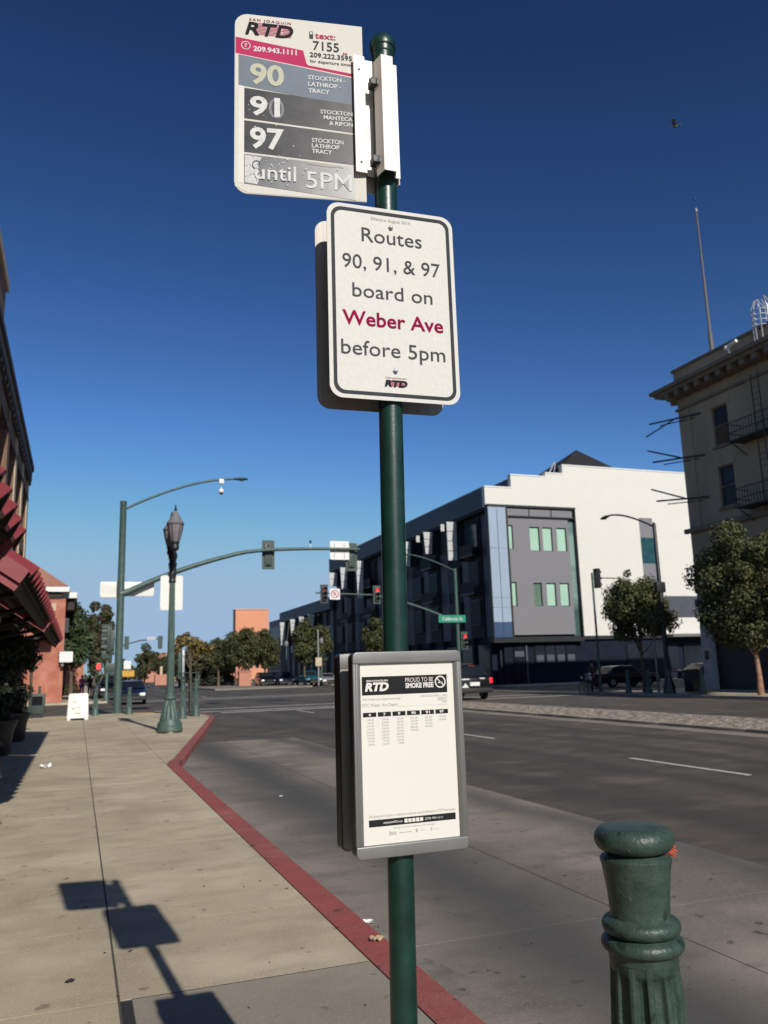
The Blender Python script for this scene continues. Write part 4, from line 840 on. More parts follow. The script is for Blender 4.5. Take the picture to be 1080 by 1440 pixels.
# ------------------------------------------------------------------ buildings: helpers
def wall_with_openings(poly_fn, u0, u1, z0, z1, holes, th):
    """grid wall in (u,z) with rectangular holes; poly_fn maps (u, depth, z) to a point; returns MB"""
    us = sorted(set([u0, u1] + [h[0] for h in holes] + [h[1] for h in holes])); zs = sorted(set([z0, z1] + [h[2] for h in holes] + [h[3] for h in holes])); mb = MB()
    def inside(u, z): return any(h[0] < u < h[1] and h[2] < z < h[3] for h in holes)
    for a, b in zip(us, us[1:]):
        for c_, d in zip(zs, zs[1:]):
            if inside((a + b) / 2, (c_ + d) / 2): continue
            mb.face([poly_fn(a, 0, c_), poly_fn(b, 0, c_), poly_fn(b, 0, d), poly_fn(a, 0, d)])
    for (a, b, c_, d) in holes:
        for (p, q) in (((a, c_), (b, c_)), ((b, c_), (b, d)), ((b, d), (a, d)), ((a, d), (a, c_))): mb.face([poly_fn(p[0], 0, p[1]), poly_fn(q[0], 0, q[1]), poly_fn(q[0], th, q[1]), poly_fn(p[0], th, p[1])])
    return mb
# ------------------------------------------------------------------ tan corner building (right)
tb = thing('corner_building', 'tan four storey corner building with deep cornice and fire escapes at right', 'building', (31, 0, 0))
fn = lambda u, d, z: (d, u, z)
wins = []
for yb in [32.35 - 4.0 * k for k in range(8)]:
    for (za, zb) in ((12.45, 14.55), (9.2, 11.35), (5.9, 8.0)): wins.append((yb - .55, yb + .55, za, zb))
mb = wall_with_openings(fn, -2, 35.4, 0, 16.0, wins + [], .28); mb.build('street_wall', M['tan'], tb)
mb = wall_with_openings(lambda u, d, z: (u, 35.4 - d, z), 0, 20, 0, 16.0, [(2.5 + 4 * k, 3.7 + 4 * k, za, zb) for k in range(4) for (za, zb) in ((12.45, 14.55), (9.2, 11.35), (5.9, 8.0))], .28); mb.build('side_wall', M['tan'], tb)
B(.3, 20, -2, 35.1, 0, 16.2).build('core', M['glass_blue'], tb)
B(-.004, .004, -2, 35.404, 0, 4.3).build('shop_band', M['iron'], tb)
B(-.12, 0, -2, 35.5, 4.3, 4.7).build('string_course', M['tan_trim'], tb, bevel=.03); B(-.25, 0, -2, 35.62, 8.25, 8.5).build('string_course', M['tan_trim'], tb, bevel=.03); B(-.12, 0, -2, 35.5, 15.15, 15.3).build('string_course', M['tan_trim'], tb)
for i, (a, b, c_, d) in enumerate(wins):
    w = B(.08, .14, a, b, c_, d)
    f = MB(); f.box(.05, .13, a, a + .07, c_, d); f.box(.05, .13, b - .07, b, c_, d); f.box(.05, .13, a + .07, b - .07, d - .07, d); f.box(.05, .13, a + .07, b - .07, c_, c_ + .07); f.box(.06, .12, a + .07, b - .07, (c_ + d) / 2 - .03, (c_ + d) / 2 + .03)
    f = f.build('window', M['tan_trim'], tb); B(.14, .16, a + .07, b - .07, c_ + .07, d - .07).build('pane', M['glass_blue'] if c_ > 5.9 else M['glass'], f)
    if i == 0: B(.10, .115, a + .08, b - .08, c_ + .08, (c_ + d) / 2 - .03).build('blind', M['blind'], f)
    B(-.12, .0, a - .12, b + .12, c_ - .14, c_).build('sill', M['tan_trim'], f); B(-.04, .0, a - .16, b + .16, d, d + .22).build('lintel', M['tan'], f)
for yb in (30.2, 34.6, 26.2, 22.2): B(-.05, 0, yb - .12, yb + .12, 8.5, 15.15).build('pilaster', M['tan'], tb)
B(-1.05, 20, -2, 36.45, 16.28, 16.5).build('cornice', M['tan_trim'], tb, bevel=.04); B(-.85, 20, -2, 36.25, 16.1, 16.28).build('cornice_bed', M['tan_trim'], tb); B(-.4, 20, -2, 35.8, 15.85, 16.1).build('cornice_bed', M['tan_trim'], tb)
for k in range(46): B(-.8, -.0, 35.5 - k * .8 - .32, 35.5 - k * .8, 15.8, 16.098).build('bracket', M['tan_trim'], tb)
for k in range(5): B(k * .8 + .2, k * .8 + .52, 35.8, 36.2, 15.8, 16.098).build('bracket', M['tan_trim'], tb)
B(-.05, 20, -2, 35.45, 16.5, 17.45).build('parapet', M['tan'], tb); B(-.14, 20, -2, 35.55, 17.45, 17.6).build('coping', M['tan_trim'], tb)
def fire_escape(yc, z, w=3.0):
    f = B(-1.0, 0, yc - w / 2, yc + w / 2, z, z + .06).build('fire_escape', M['iron'], tb)
    r_ = MB()
    for zz in (.45, .95): r_.tube([(0, yc - w / 2, z + zz), (-1, yc - w / 2, z + zz), (-1, yc + w / 2, z + zz), (0, yc + w / 2, z + zz)], .025, 5)
    r_.build('handrail', M['iron'], f)
    for k in range(17): y_ = yc - w / 2 + w * k / 16; MB().tube([(-1, y_, z), (-1, y_, z + .95)], .014, 5).build('baluster', M['iron'], f)
    for s_ in (-1, 1): MB().tube([(0, yc + s_ * w * .45, z - .6), (-.9, yc + s_ * w * .45, z)], .03, 5).build('strut', M['iron'], f)
for z in (12.1, 8.75): fire_escape(29.5, z)
lad = MB(); 
for s_ in (0, .45): lad.tube([(-1.02, 28.6 + s_, 8.8), (-1.02, 28.6 + s_, 15.0)], .025, 5)
for k in range(20): lad.tube([(-1.02, 28.6, 8.9 + k * .3), (-1.02, 29.05, 8.9 + k * .3)], .014, 5)
lad.build('ladder', M['iron'], tb)
# crossed rods projecting past the corner
for z in (14.9, 12.6, 10.3):
    g = MB(); g.tube([(-.07, 33.7, z - .35), (-.07, 37.8, z + .25)], .05, 6); g.tube([(-.07, 35.5, z - .05), (-.3, 37.9, z + .95 if z < 14 else z - .5)], .045, 6); g.tube([(-.02, 34.2, z - .45), (-.07, 36.9, z - .1)], .03, 6); g.build('projecting_rod', M['iron'], tb)
# roof items
cl_ = thing('roof_ladder', 'white hooped safety ladder on the parapet of the tan building', 'ladder', (30.9, 28.9, 16.3))
for k in range(4):
    z = 0 + k * .55
    MB().tube([(.0 + .35 * math.cos(t_) , .38 * math.sin(t_), 1.2 + z * .5) for t_ in [math.pi * 2 * j / 16 for j in range(17)]], .03, 6).build('hoop', M['iron_grey'], cl_)
for k in range(5):
    a = math.pi * (.5 + k / 4); MB().tube([(.35 * math.cos(a), .38 * math.sin(a), .4), (.35 * math.cos(a), .38 * math.sin(a), 2.2), (.2 * math.cos(a), .2 * math.sin(a), 2.55)], .028, 6).build('strap', M['iron_grey'], cl_)
for s_ in (-.24, .24): MB().tube([(.3, s_, -.3), (.3, s_, 2.3), (.1, s_, 2.75), (.8, s_, 2.3), (.85, s_, 1.2)], .045, 8).build('rail', M['iron_grey'], cl_)
sc = thing('security_camera', 'small white security camera above the cornice of the tan building', 'camera', (29.98, 30.2, 16.55)); MB().tube([(0, 0, 0), (0, 0, .3)], .05, 8).build('stem', M['white_bright'], sc); MB().tube([(0, .1, .32), (0, -.55, .42)], .09, 8).build('body', M['white_bright'], sc); q = MB(); q.ball((0, .12, .28), .14); q.build('lens_dome', M['white_bright'], sc)
fp = thing('flagpole', 'tall bare flagpole on the roof of the tan building', 'flagpole', (32.5, 33.95, 16.2)); MB().lathe([(.13, 0), (.12, 3.2), (.085, 3.25), (.05, 9), (.04, 10.7)], 12).build('pole', M['pole_brown'], fp, smooth=35); MB().lathe([(.06, 10.7), (.07, 10.8), (.02, 10.95)], 10).build('cap', M['iron_grey'], fp)
def bird(loc, lb, s, rot):
    t = thing('bird', lb, 'bird', loc, rot); g = MB(); g.ball((0, 0, 0), (.16 * s, .06 * s, .06 * s), 12, 8); g.ball((.17 * s, 0, .03 * s), (.055 * s, .04 * s, .04 * s), 10, 6); g.tube([(.21 * s, 0, .03 * s), (.26 * s, 0, .02 * s)], [.012 * s, .003 * s], 6); g.tube([(-.12 * s, 0, 0), (-.3 * s, 0, .0)], [.035 * s, .06 * s], 6); g.build('body', M['bird'], t, smooth=60)
    for q in (-1, 1):
        w = MB(); pts = [(.09, .03, .02), (.12, .2, .16), (.02, .40, .26), (-.07, .38, .24), (-.08, .2, .13), (-.1, .03, .02)]; top = [(x * s, q * y_ * s, z * s + .008 * s) for x, y_, z in pts]; bt = [(x * s, q * y_ * s, z * s - .006 * s) for x, y_, z in pts]
        w.face(top); w.face(bt[::-1]); n = len(pts)
        for i in range(n): w.face([top[i], bt[i], bt[(i + 1) % n], top[(i + 1) % n]])
        w.build('wing', M['bird'], t)
bird((20.46, 21.97, 21.37), 'dark bird flying in the blue sky upper right', .72, 2.3)
bird((32.45, 33.95, 27.65), 'tiny bird hovering just above the flagpole tip', .45, 1.2)
# ------------------------------------------------------------------ modern white and slate building
wb = thing('modern_building', 'modern white and slate building with stepped roofline and long dark facade', 'building', (31.5, 60, 0))
# all local: x from corner, y from corner
steps = [(0, 2.55, 16.35), (2.55, 6.0, 17.5), (6.0, 7.75, 17.85), (7.75, 30, 18.65)]
poly = [(0, 14.66), (8.35, 14.66), (8.35, 3.8), (30, 3.8), (30, 18.65), (7.75, 18.65), (7.75, 17.85), (6.0, 17.85), (6.0, 17.5), (2.55, 17.5), (2.55, 16.35), (0, 16.35)]
MB().prism(poly, 0, .5, 'y').build('white_wall', M['white_wall'], wb)
for (a, b, z) in steps: B(a - .02, b, -.04, .54, z, z + .10).build('coping', M['white_bright'], wb)
B(.9, 30, .5, 45, 0, 14.6).build('core', M['navy'], wb); B(2.6, 30, .5, 20, 14.6, 17.3).build('upper_volume', M['navy_roof'], wb); B(7.8, 30, .5, 14, 17.3, 18.4).build('upper_volume', M['navy_roof'], wb)
# ground floor
B(1.1, 30, .15, .5, 0, 3.8).build('shopfront_wall', M['navy_blue'], wb); B(.0, 30, -.1, .5, 3.5, 3.8).build('shopfront_beam', M['frame'], wb)
f = B(1.9, 2.95, .04, .14, .05, 3.0).build('door', M['glass'], wb); B(2.0, 2.85, .02, .038, 2.2, 2.65).build('door_panel', M['facade_grey'], f); B(2.05, 2.8, .02, .038, 1.55, 2.1).build('yellow_poster', M['yellow'], f) if False else None
B(3.02, 3.16, .0, .14, 0, 3.2).build('door_post', M['facade_grey'], wb)
for k in range(4):
    x0 = 3.9 + k * 1.0; f = B(x0, x0 + .92, .05, .14, 1.55, 3.1).build('shop_window', M['dull_glass'], wb); B(x0 + .12, x0 + .8, .03, .048, 1.7, 2.3).build('window_poster', M['navy_roof'], f)
for k in range(5): f = B(13.0 + k * 3, 15.4 + k * 3, .05, .14, .6, 3.0).build('shop_window', M['dull_glass'], wb)
# corner bay: frame, blue column, grey panel, green glass side
B(-.06, .0, -.45, 0, 3.7, 14.8).build('bay_frame', M['frame'], wb); B(-.06, 8.5, -.47, -.0, 14.62, 14.8).build('bay_frame', M['frame'], wb); B(1.66, 1.80, -.47, -.0, 3.75, 14.6).build('bay_frame', M['frame'], wb); B(8.34, 8.46, -.47, -.0, 3.6, 14.6).build('bay_frame', M['frame'], wb); B(-.06, 8.46, -.44, 0, 3.35, 3.72).build('bay_frame', M['frame'], wb); B(1.8, 8.34, -.45, -.02, 13.78, 13.9).build('bay_frame', M['frame'], wb)
zz = [3.75, 5.0, 6.2, 7.0, 11.1, 14.6]
for a, b in zip(zz, zz[1:]):
    for (x0, x1) in ((.0, .82), (.84, 1.66)): B(x0, x1, -.40, -.06, a + .01, b - .01).build('blue_panel', M['blue_glass_dark'] if a < 4 else M['blue_glass'], wb)
B(.805, .855, -.415, -.40, 5.0, 14.3).build('panel_joint', M['facade_grey'], wb)
holes = [(1.9, 2.3, 11.05, 13.1), (3.9, 4.85, 10.95, 13.0), (5.15, 6.1, 10.95, 13.0), (6.55, 7.5, 10.95, 13.0), (1.9, 2.35, 6.3, 8.3), (3.95, 4.75, 6.3, 8.25), (5.2, 6.1, 6.3, 8.25), (6.5, 7.4, 6.3, 8.25)]
mb = wall_with_openings(lambda u, d, z: (u, d - .30, z), 1.8, 7.72, 3.95, 13.78, holes, .18); mb.build('grey_panel', M['bay_grey'], wb)
for i, (a, b, c_, d) in enumerate(holes):
    f = MB(); f.box(a, a + .05, -.2, -.13, c_, d); f.box(b - .05, b, -.2, -.13, c_, d); f.box(a + .05, b - .05, -.2, -.13, d - .05, d); f.box(a + .05, b - .05, -.2, -.13, c_, c_ + .05); f = f.build('window', M['frame'], wb)
    B(a + .05, b - .05, -.15, -.13, c_ + .05, d - .05).build('pane', M['pane_dgreen'] if i == 5 else M['pane_green'], f)
for k in range(3):
    B(1.85 + k * 2.15, 3.9 + k * 2.15, -.32, -.1, 13.92, 14.5).build('clerestory_panel', M['bay_grey'], wb)
B(7.72, 8.34, -.12, -.02, 3.8, 14.6).build('side_glass', M['steel_mirror'], wb)
# window strip and dark band in the white wall
for (z0, z1, m_) in ((12.45, 14.25, 'bay_grey'), (10.1, 12.43, 'teal_glass'), (6.5, 10.08, 'bay_grey')): B(15.4, 16.85, -.02, .05, z0, z1).build('strip_panel', M[m_], wb)
B(17.4, 24.5, -.03, .05, 5.3, 7.2).build('dark_band', M['facade_grey'], wb); B(17.0, 22.5, -1.2, 0, 3.55, 3.8).build('canopy', M['alu'], wb)
# long facade to the avenue
B(.004, .45, .5, 46.2, 14.66, 16.35).build('fascia', M['navy_roof'], wb); B(-.02, .5, .55, 46.2, 16.35, 16.45).build('coping', M['alu_dark'], wb)
B(.1, 1.6, .5, 46, 14.45, 14.64).build('soffit', M['navy'], wb)
B(.5, 1.5, 46, 76, 0, 11.6).build('core', M['navy'], wb) if False else B(.9, 12, 45, 75, 0, 11.2).build('low_core', M['navy'], wb)
B(0, .5, 46.2, 75.5, 9.75, 11.35).build('fascia', M['navy_roof'], wb)
B(0, 12, 75.5, 84, 0, 10.35).build('end_block', M['bay_grey'], wb)
for k in range(6): B(-.02, 0, 76.3 + k * 1.2, 76.8 + k * 1.2, 2, 9.2).build('end_window', M['glass'], wb)
rnd = random.Random(21)
# vertical facade strips, windows, balconies
y = .9; k = 0
while y < 44:
    w = [1.7, 2.6, 1.2, 3.0][k % 4]; m_ = ['facade_grey', 'navy', 'facade_grey', 'navy'][k % 4]; dx = [.12, .5, .3, .6][k % 4]
    B(.89 - dx * .3 if k % 4 != 3 else .87, .9, y, y + w, 3.9, 14.4).build('facade_strip', M[m_], wb)
    for z in (5.0, 8.3, 11.6):
        if k % 2: f = B(.62, .9, y + .3, y + w - .3, z, z + 2.2).build('window', M['frame'], wb); B(.60, .619, y + .38, y + w - .38, z + .08, z + 2.12).build('pane', M['teal_glass'] if k == 1 and z > 11 else M['dull_glass'], f)
    if k % 4 in (1,):
        for z in (7.6, 10.9):
            f = B(-.1, .9, y, y + w, z, z + .15).build('balcony', M['frame'], wb); B(-.1, -.06, y, y + w, z + .15, z + 1.1).build('balcony_rail', M['navy'], f)
    y += w + .1; k += 1
y = 47
while y < 74: B(.7, .9, y, y + 1.4, 1, 9.6).build('facade_strip', M['facade_grey'], wb); B(.84, .89, y + 1.6, y + 3.2, 4.5, 8).build('window', M['glass'], wb); y += 3.6
for k in range(14): B(.6, .74, 1.6 + k * 3.2, 4.3 + k * 3.2, .5, 3.3).build('shop_window', M['glass'], wb); B(.4, .9, 1.0 + k * 3.2, 1.4 + k * 3.2, 0, 3.9).build('pier', M['navy_blue'], wb)
# pale fins that stand out and catch the sun
fins = [(66.8, 14.55, 10.95, 4), (72.2, 14.5, 12.3, 3), (77.9, 14.45, 11.8, 3), (93.2, 14.5, 9.9, 5), (99.6, 14.5, 11.7, 3), (104.4, 14.4, 12.6, 2), (115.8, 9.7, 8.0, 3), (121.1, 9.7, 8.1, 3), (126.6, 9.7, 7.1, 4), (133.6, 9.65, 5.8, 5)]
for (Y_, zt, zb, n_) in fins:
    y_ = Y_ * .984 - 60; zt = 1.5 + (zt - 1.5) * .985; zb = 1.5 + (zb - 1.5) * .985; w0, w1 = (.95, .62) if n_ > 2 else (1.15, .95)
    if Y_ < 70: w0, w1 = .95, .88
    for k in range(n_):
        za = zt - (zt - zb) * k / n_; zc = zt - (zt - zb) * (k + 1) / n_ + .06; wa = w0 + (w1 - w0) * k / n_; wc = w0 + (w1 - w0) * (k + 1) / n_; c0 = -.5
        MB().prism([(c0 - wc / 2, zc), (c0 + wc / 2, zc), (c0 + wa / 2, za), (c0 - wa / 2, za)], y_, y_ + .12, 'y').build('fin_panel', M['fin'], wb)
    B(c0 - .1, .9, y_ + .13, y_ + .25, zb, zt).build('fin_bracket', M['frame'], wb)
for (Y_, z) in ((68.6, 14.4), (74.6, 14.3)): B(-.75, -.4, Y_ * .984 - 60, Y_ * .984 - 59.9, z - .6, z + .05).build('fin_panel', M['fin'], wb)
# vertical teal blade by the pole
bl = thing('banner', 'narrow pale green vertical blade sign hanging before the long dark facade', 'sign', (30.2, 79.0, 0)); B(-.18, .12, -.06, .06, 1.9, 6.6).build('blade', M['pane_green'], bl, bevel=.02); B(.12, 1.3, -.04, .04, 6.2, 6.28).build('arm', M['iron'], bl); B(.12, 1.3, -.04, .04, 2.2, 2.28).build('arm', M['iron'], bl)
# dark pyramid roofs behind
pr_ = thing('pyramid_roof_building', 'dark pyramid roof rising behind the white stepped wall', 'building', (51.5, 76, 0)); g = MB(); g.add([(-3.6, -3, 22.3), (3.4, -3, 22.3), (3.4, 4, 22.3), (-3.6, 4, 22.3), (.6, .5, 25.3)], [(0, 1, 4), (1, 2, 4), (2, 3, 4), (3, 0, 4)]); g.build('roof', M['black_roof'], pr_); B(-3.4, 3.2, -2.8, 3.8, 0, 22.3).build('tower', M['navy'], pr_); B(-5.5, -3.4, -2, 3, 19, 21.5).build('annex', M['black_roof'], pr_)
g = MB(); g.tube([(-4.9, -2, 21.4), (-4.0, -2, 23.0)], .08, 6); g.tube([(-4.2, -2, 21.5), (-3.9, -2, 22.9)], .06, 6); g.build('antenna', M['iron_grey'], pr_)
# ------------------------------------------------------------------ orange building, red roofs far away
ob = thing('orange_building', 'plain orange block rising behind the avenue trees', 'building', (45.6, 233, 0)); B(-4.3, 5.2, 0, 4, 0, 19.3).build('wall', M['orange_wall'], ob); B(-4.4, 5.3, -.15, 4.1, 19.3, 19.6).build('coping', M['orange_wall'], ob); B(-1.8, 2.4, -.12, -.02, 13.6, 15.0).build('faded_panel', M['cl_pink'], ob) if False else None
for k in range(5): B(-4 + k * 1.8, -3 + k * 1.8, -.04, 0, 3, 5).build('window', M['glass'], ob)
ol = thing('peach_tower', 'narrow peach wall at the far end of the long facade', 'building', (32.8, 137, 0)); B(-1.0, .9, 0, 1, 0, 11.6).build('wall', M['orange_wall'], ol) if False else B(-.9, .7, 0, .8, 9.0, 11.4).build('wall', M['orange_wall'], ol); B(-.9, .7, .1, .7, 0, 9.0).build('base', M['bay_grey'], ol)
rr_ = thing('far_house', 'low far building with red tiled roof at the end of the avenue', 'building', (20.5, 235, 0)); B(-4, 9, 0, 8, 0, 6.2).build('wall', M['brick_far'], rr_); MB().prism([(-.6, 6.2), (8.6, 6.2), (4, 8.0)], -4.8, 9.8, 'x').build('roof', M['roof_tile'], rr_)
for k in range(4): B(-4 + k * 3.2, -2.8 + k * 3.2, -.05, 0, 4, 6).build('window', M['glass'], rr_)
w1 = thing('brick_planter', 'square peach brick pillar on the median far down the avenue', 'pillar', (19.9, 106, 0)); B(-.75, .75, -.75, .75, 0, 1.75).build('body', M['brick_far'], w1); B(-.85, .85, -.85, .85, 1.75, 1.9).build('cap', M['brick_far'], w1); B(-1.1, -.8, -.3, .3, 1.0, 2.4).build('side_pier', M['brick_far'], w1)
w2 = thing('brick_planter', 'low far peach brick block left of the yellow tree', 'pillar', (13.6, 150, 0)); B(-1, 1, -1, 1, 0, 1.8).build('body', M['brick_far'], w2); B(-.15, .25, -.1, .1, 1.8, 3.2).build('post', M['pale_trim'], w2)
w3 = thing('low_wall', 'long low peach wall beyond the parked cars', 'wall', (24.5, 150, 0)); B(-5, 5, 0, .4, 0, 1.6).build('wall', M['brick_far'], w3)
ds = thing('sign_post', 'tall dark double signal seen from behind left of the yellow tree', 'traffic light', (9.8, 86, 0)); B(-.35, .0, -.1, .1, 1.2, 4.3).build('head', M['sgreen'], ds, bevel=.03); B(.06, .3, -.1, .1, 1.4, 4.0).build('head', M['iron_grey'], ds, bevel=.03); MB().tube([(0, .1, 0), (0, .1, 2)], .06, 8).build('pole', M['iron'], ds)
ys_ = thing('yellow_sign', 'small yellow and white signs on a far post', 'sign', (6.9, 128, 0)); MB().tube([(0, 0, 0), (0, 0, 4.0)], .08, 6).build('post', M['alu'], ys_); B(-1.1, .9, -.1, 0, 1.6, 2.5).build('yellow_plate', M['yellow'], ys_); B(-.6, .4, -.1, 0, 2.7, 3.9).build('white_plate', M['white_bright'], ys_)
sq = thing('small_sign', 'small pale sign on a post before the slender avenue trees', 'sign', (24.7, 88, 0)); MB().tube([(0, 0, 0), (0, 0, 6)], .06, 6).build('post', M['iron_grey'], sq); B(-.35, .35, -.06, -.02, 2.1, 3.0).build('plate', M['pale_trim'], sq)
for i, (x, yy, lb) in enumerate(((24.9, 100, 'globe lamp post left of the slender avenue trees'), (26.9, 92, 'globe lamp post in front of the slender avenue trees'))):
    t = thing('globe_lamp', lb, 'lamp post', (x - (.9 if i == 0 else .7), yy, 0), 0, 'globe lamps down the avenue'); MB().lathe([(.2, 0), (.12, .6), (.08, 4.6)], 10).build('pole', M['fgreen'], t); q = MB(); q.ball((0, 0, 4.95), (.27, .27, .4)); q.build('globe', M['lamp_glass'], t, smooth=60)
# ------------------------------------------------------------------ brick building across the side street, left
bb_ = thing('brick_building', 'red brick building with tiled roof across the side street at left', 'building', (-1.3, 60, 0))
B(-9, 0, 0, 22, 0, 6.9).build('wall', M['brick'], bb_)
B(-9, .08, -.06, 22, 6.9, 7.0).build('band', M['cornice_dk'], bb_)
B(-9, .55, -.35, 22.5, 7.35, 7.72).build('eave', M['white_bright'], bb_); B(-8.9, .1, -.1, 22, 7.0, 7.35).build('frieze', M['cornice_dk'], bb_)
B(-.2, 1.05, 1.6, 21, 7.1, 7.5).build('eave_return', M['white_bright'], bb_); B(.1, .9, 2, 20.5, 6.3, 7.1).build('oriel', M['cornice_dk'], bb_)
g = MB(); g.add([(-9.1, -.4, 7.72), (.5, -.4, 7.72), (.5, 22.6, 7.72), (-9.1, 22.6, 7.72), (-4.3, 6, 11.6), (-4.3, 16, 11.6)], [(0, 1, 4), (1, 2, 5, 4), (2, 3, 5), (3, 0, 4, 5)]); g.build('roof', M['roof_tile'], bb_)
B(-.85, -.25, -.03, .0, 6.1, 6.6).build('vent', M['pale_trim'], bb_)
for k in range(4):
    f = B(-.0, .06, 2.2 + k * 4.6, 4.6 + k * 4.6, .6, 3.2).build('window', M['frame'], bb_); B(.06, .07, 2.35 + k * 4.6, 4.45 + k * 4.6, .75, 3.05).build('pane', M['glass'], f)
B(.0, .35, -.02, .35, 0, 6.9).build('corner_pier', M['brick'], bb_)
f = B(-4.6, -.35, -1.3, 0, 4.15, 4.3).build('canopy', M['iron'], bb_)
for x in (-3.4, -2.0, -.9): MB().tube([(x, -1.25, 4.3), (x, 0, 5.4)], .03, 6).build('tie_rod', M['iron'], f)
f = MB().prism(rrect(.1, .95, 2.62, 3.32, .08, 4), -.55, -.25, 'y').build('projecting_sign', M['white_bright'], bb_); MB().tube([(0, -.4, 3.2), (.2, -.4, 3.2)], .03, 6).build('sign_arm', M['iron'], f)
q = MB(); q.ball((.3, -.4, 2.42), .12); q.build('wall_lamp', M['lamp_glass'], bb_, smooth=60)
f = MB().prism(rrect(.36, .46, 4.6, 5.6, .04, 3), -.6, .6, 'x'); f.build('dark_blade_sign', M['darkgrey'], bb_)
b3 = thing('brick_building', 'smaller brick wall seen beyond the first brick building', 'building', (-.55, 90, 0)); B(-6, 1.1, 0, 10, 0, 3.2).build('wall', M['brick'], b3); B(-6, 1.2, -.1, 10, 3.2, 3.4).build('coping', M['cornice_dk'], b3)
# ------------------------------------------------------------------ left near building
lb_ = thing('storefront_building', 'brown brick storefront building with dark cornice along the left edge', 'building', (-2.3, 0, 0))
fl = lambda u, d, z: (-d, u, z)
hl = []
for k in range(11):
    c_ = 35.3 - k * 3.4
    for (a, b) in ((4.6, 6.6), (7.2, 9.3)): hl.append((c_ - 1.1, c_ + 1.1, a, b))
    hl.append((c_ - 1.35, c_ + 1.35, .5, 3.1))
wall_with_openings(fl, -3, 37.3, 0, 9.7, hl, .35).build('front_wall', M['tan_brick'], lb_)
B(-9, -.36, -3, 37.0, 0, 9.6).build('core', M['glass'], lb_)
mb = MB(); mb.face([(0, 37.3, 0), (-9, 37.3, 0), (-9, 37.3, 9.7), (0, 37.3, 9.7)]); mb.build('side_wall', M['tan_brick'], lb_)
for (a, b, c_, d) in hl:
    f = MB(); f.box(-.28, -.2, a, a + .08, c_, d); f.box(-.28, -.2, b - .08, b, c_, d); f.box(-.28, -.2, a + .08, b - .08, d - .08, d); f.box(-.28, -.2, a + .08, b - .08, c_, c_ + .08); f.box(-.27, -.21, (a + b) / 2 - .03, (a + b) / 2 + .03, c_ + .08, d - .08)
    f = f.build('window', M['frame'], lb_); B(-.3, -.28, a + .08, b - .08, c_ + .08, d - .08).build('pane', M['glass_blue'], f)
for k in range(12): B(0, .04, 36.72 - k * 3.4 - .2, 36.72 - k * 3.4 + .5, 3.6, 9.7).build('pilaster', M['pale_trim'] if k < 3 else M['tan_brick'], lb_)
B(0, .07, -3, 37.4, 9.7, 9.95).build('cornice', M['cornice_dk'], lb_); B(0, .05, -3, 37.35, 9.0, 9.15).build('moulding', M['cornice_dk'], lb_); B(0, .13, -3, 37.5, 9.95, 10.35).build('cornice', M['cornice_dk'], lb_, bevel=.02); B(0, .19, -3, 37.6, 10.35, 10.6).build('cornice', M['cornice_dk'], lb_, bevel=.02); B(-.5, .08, -3, 37.4, 10.6, 10.95).build('parapet', M['tan_brick'], lb_)
for k in range(50): B(.07, .12, 37.3 - k * .7 - .25, 37.3 - k * .7, 9.72, 9.94).build('dentil', M['cornice_dk'], lb_)
B(-8, .02, -3, 23.4, 11.0, 12.2).build('upper_storey', M['tan_brick'], lb_); B(-8, .09, -3, 23.6, 12.2, 12.5).build('upper_cornice', M['pale_trim'], lb_)
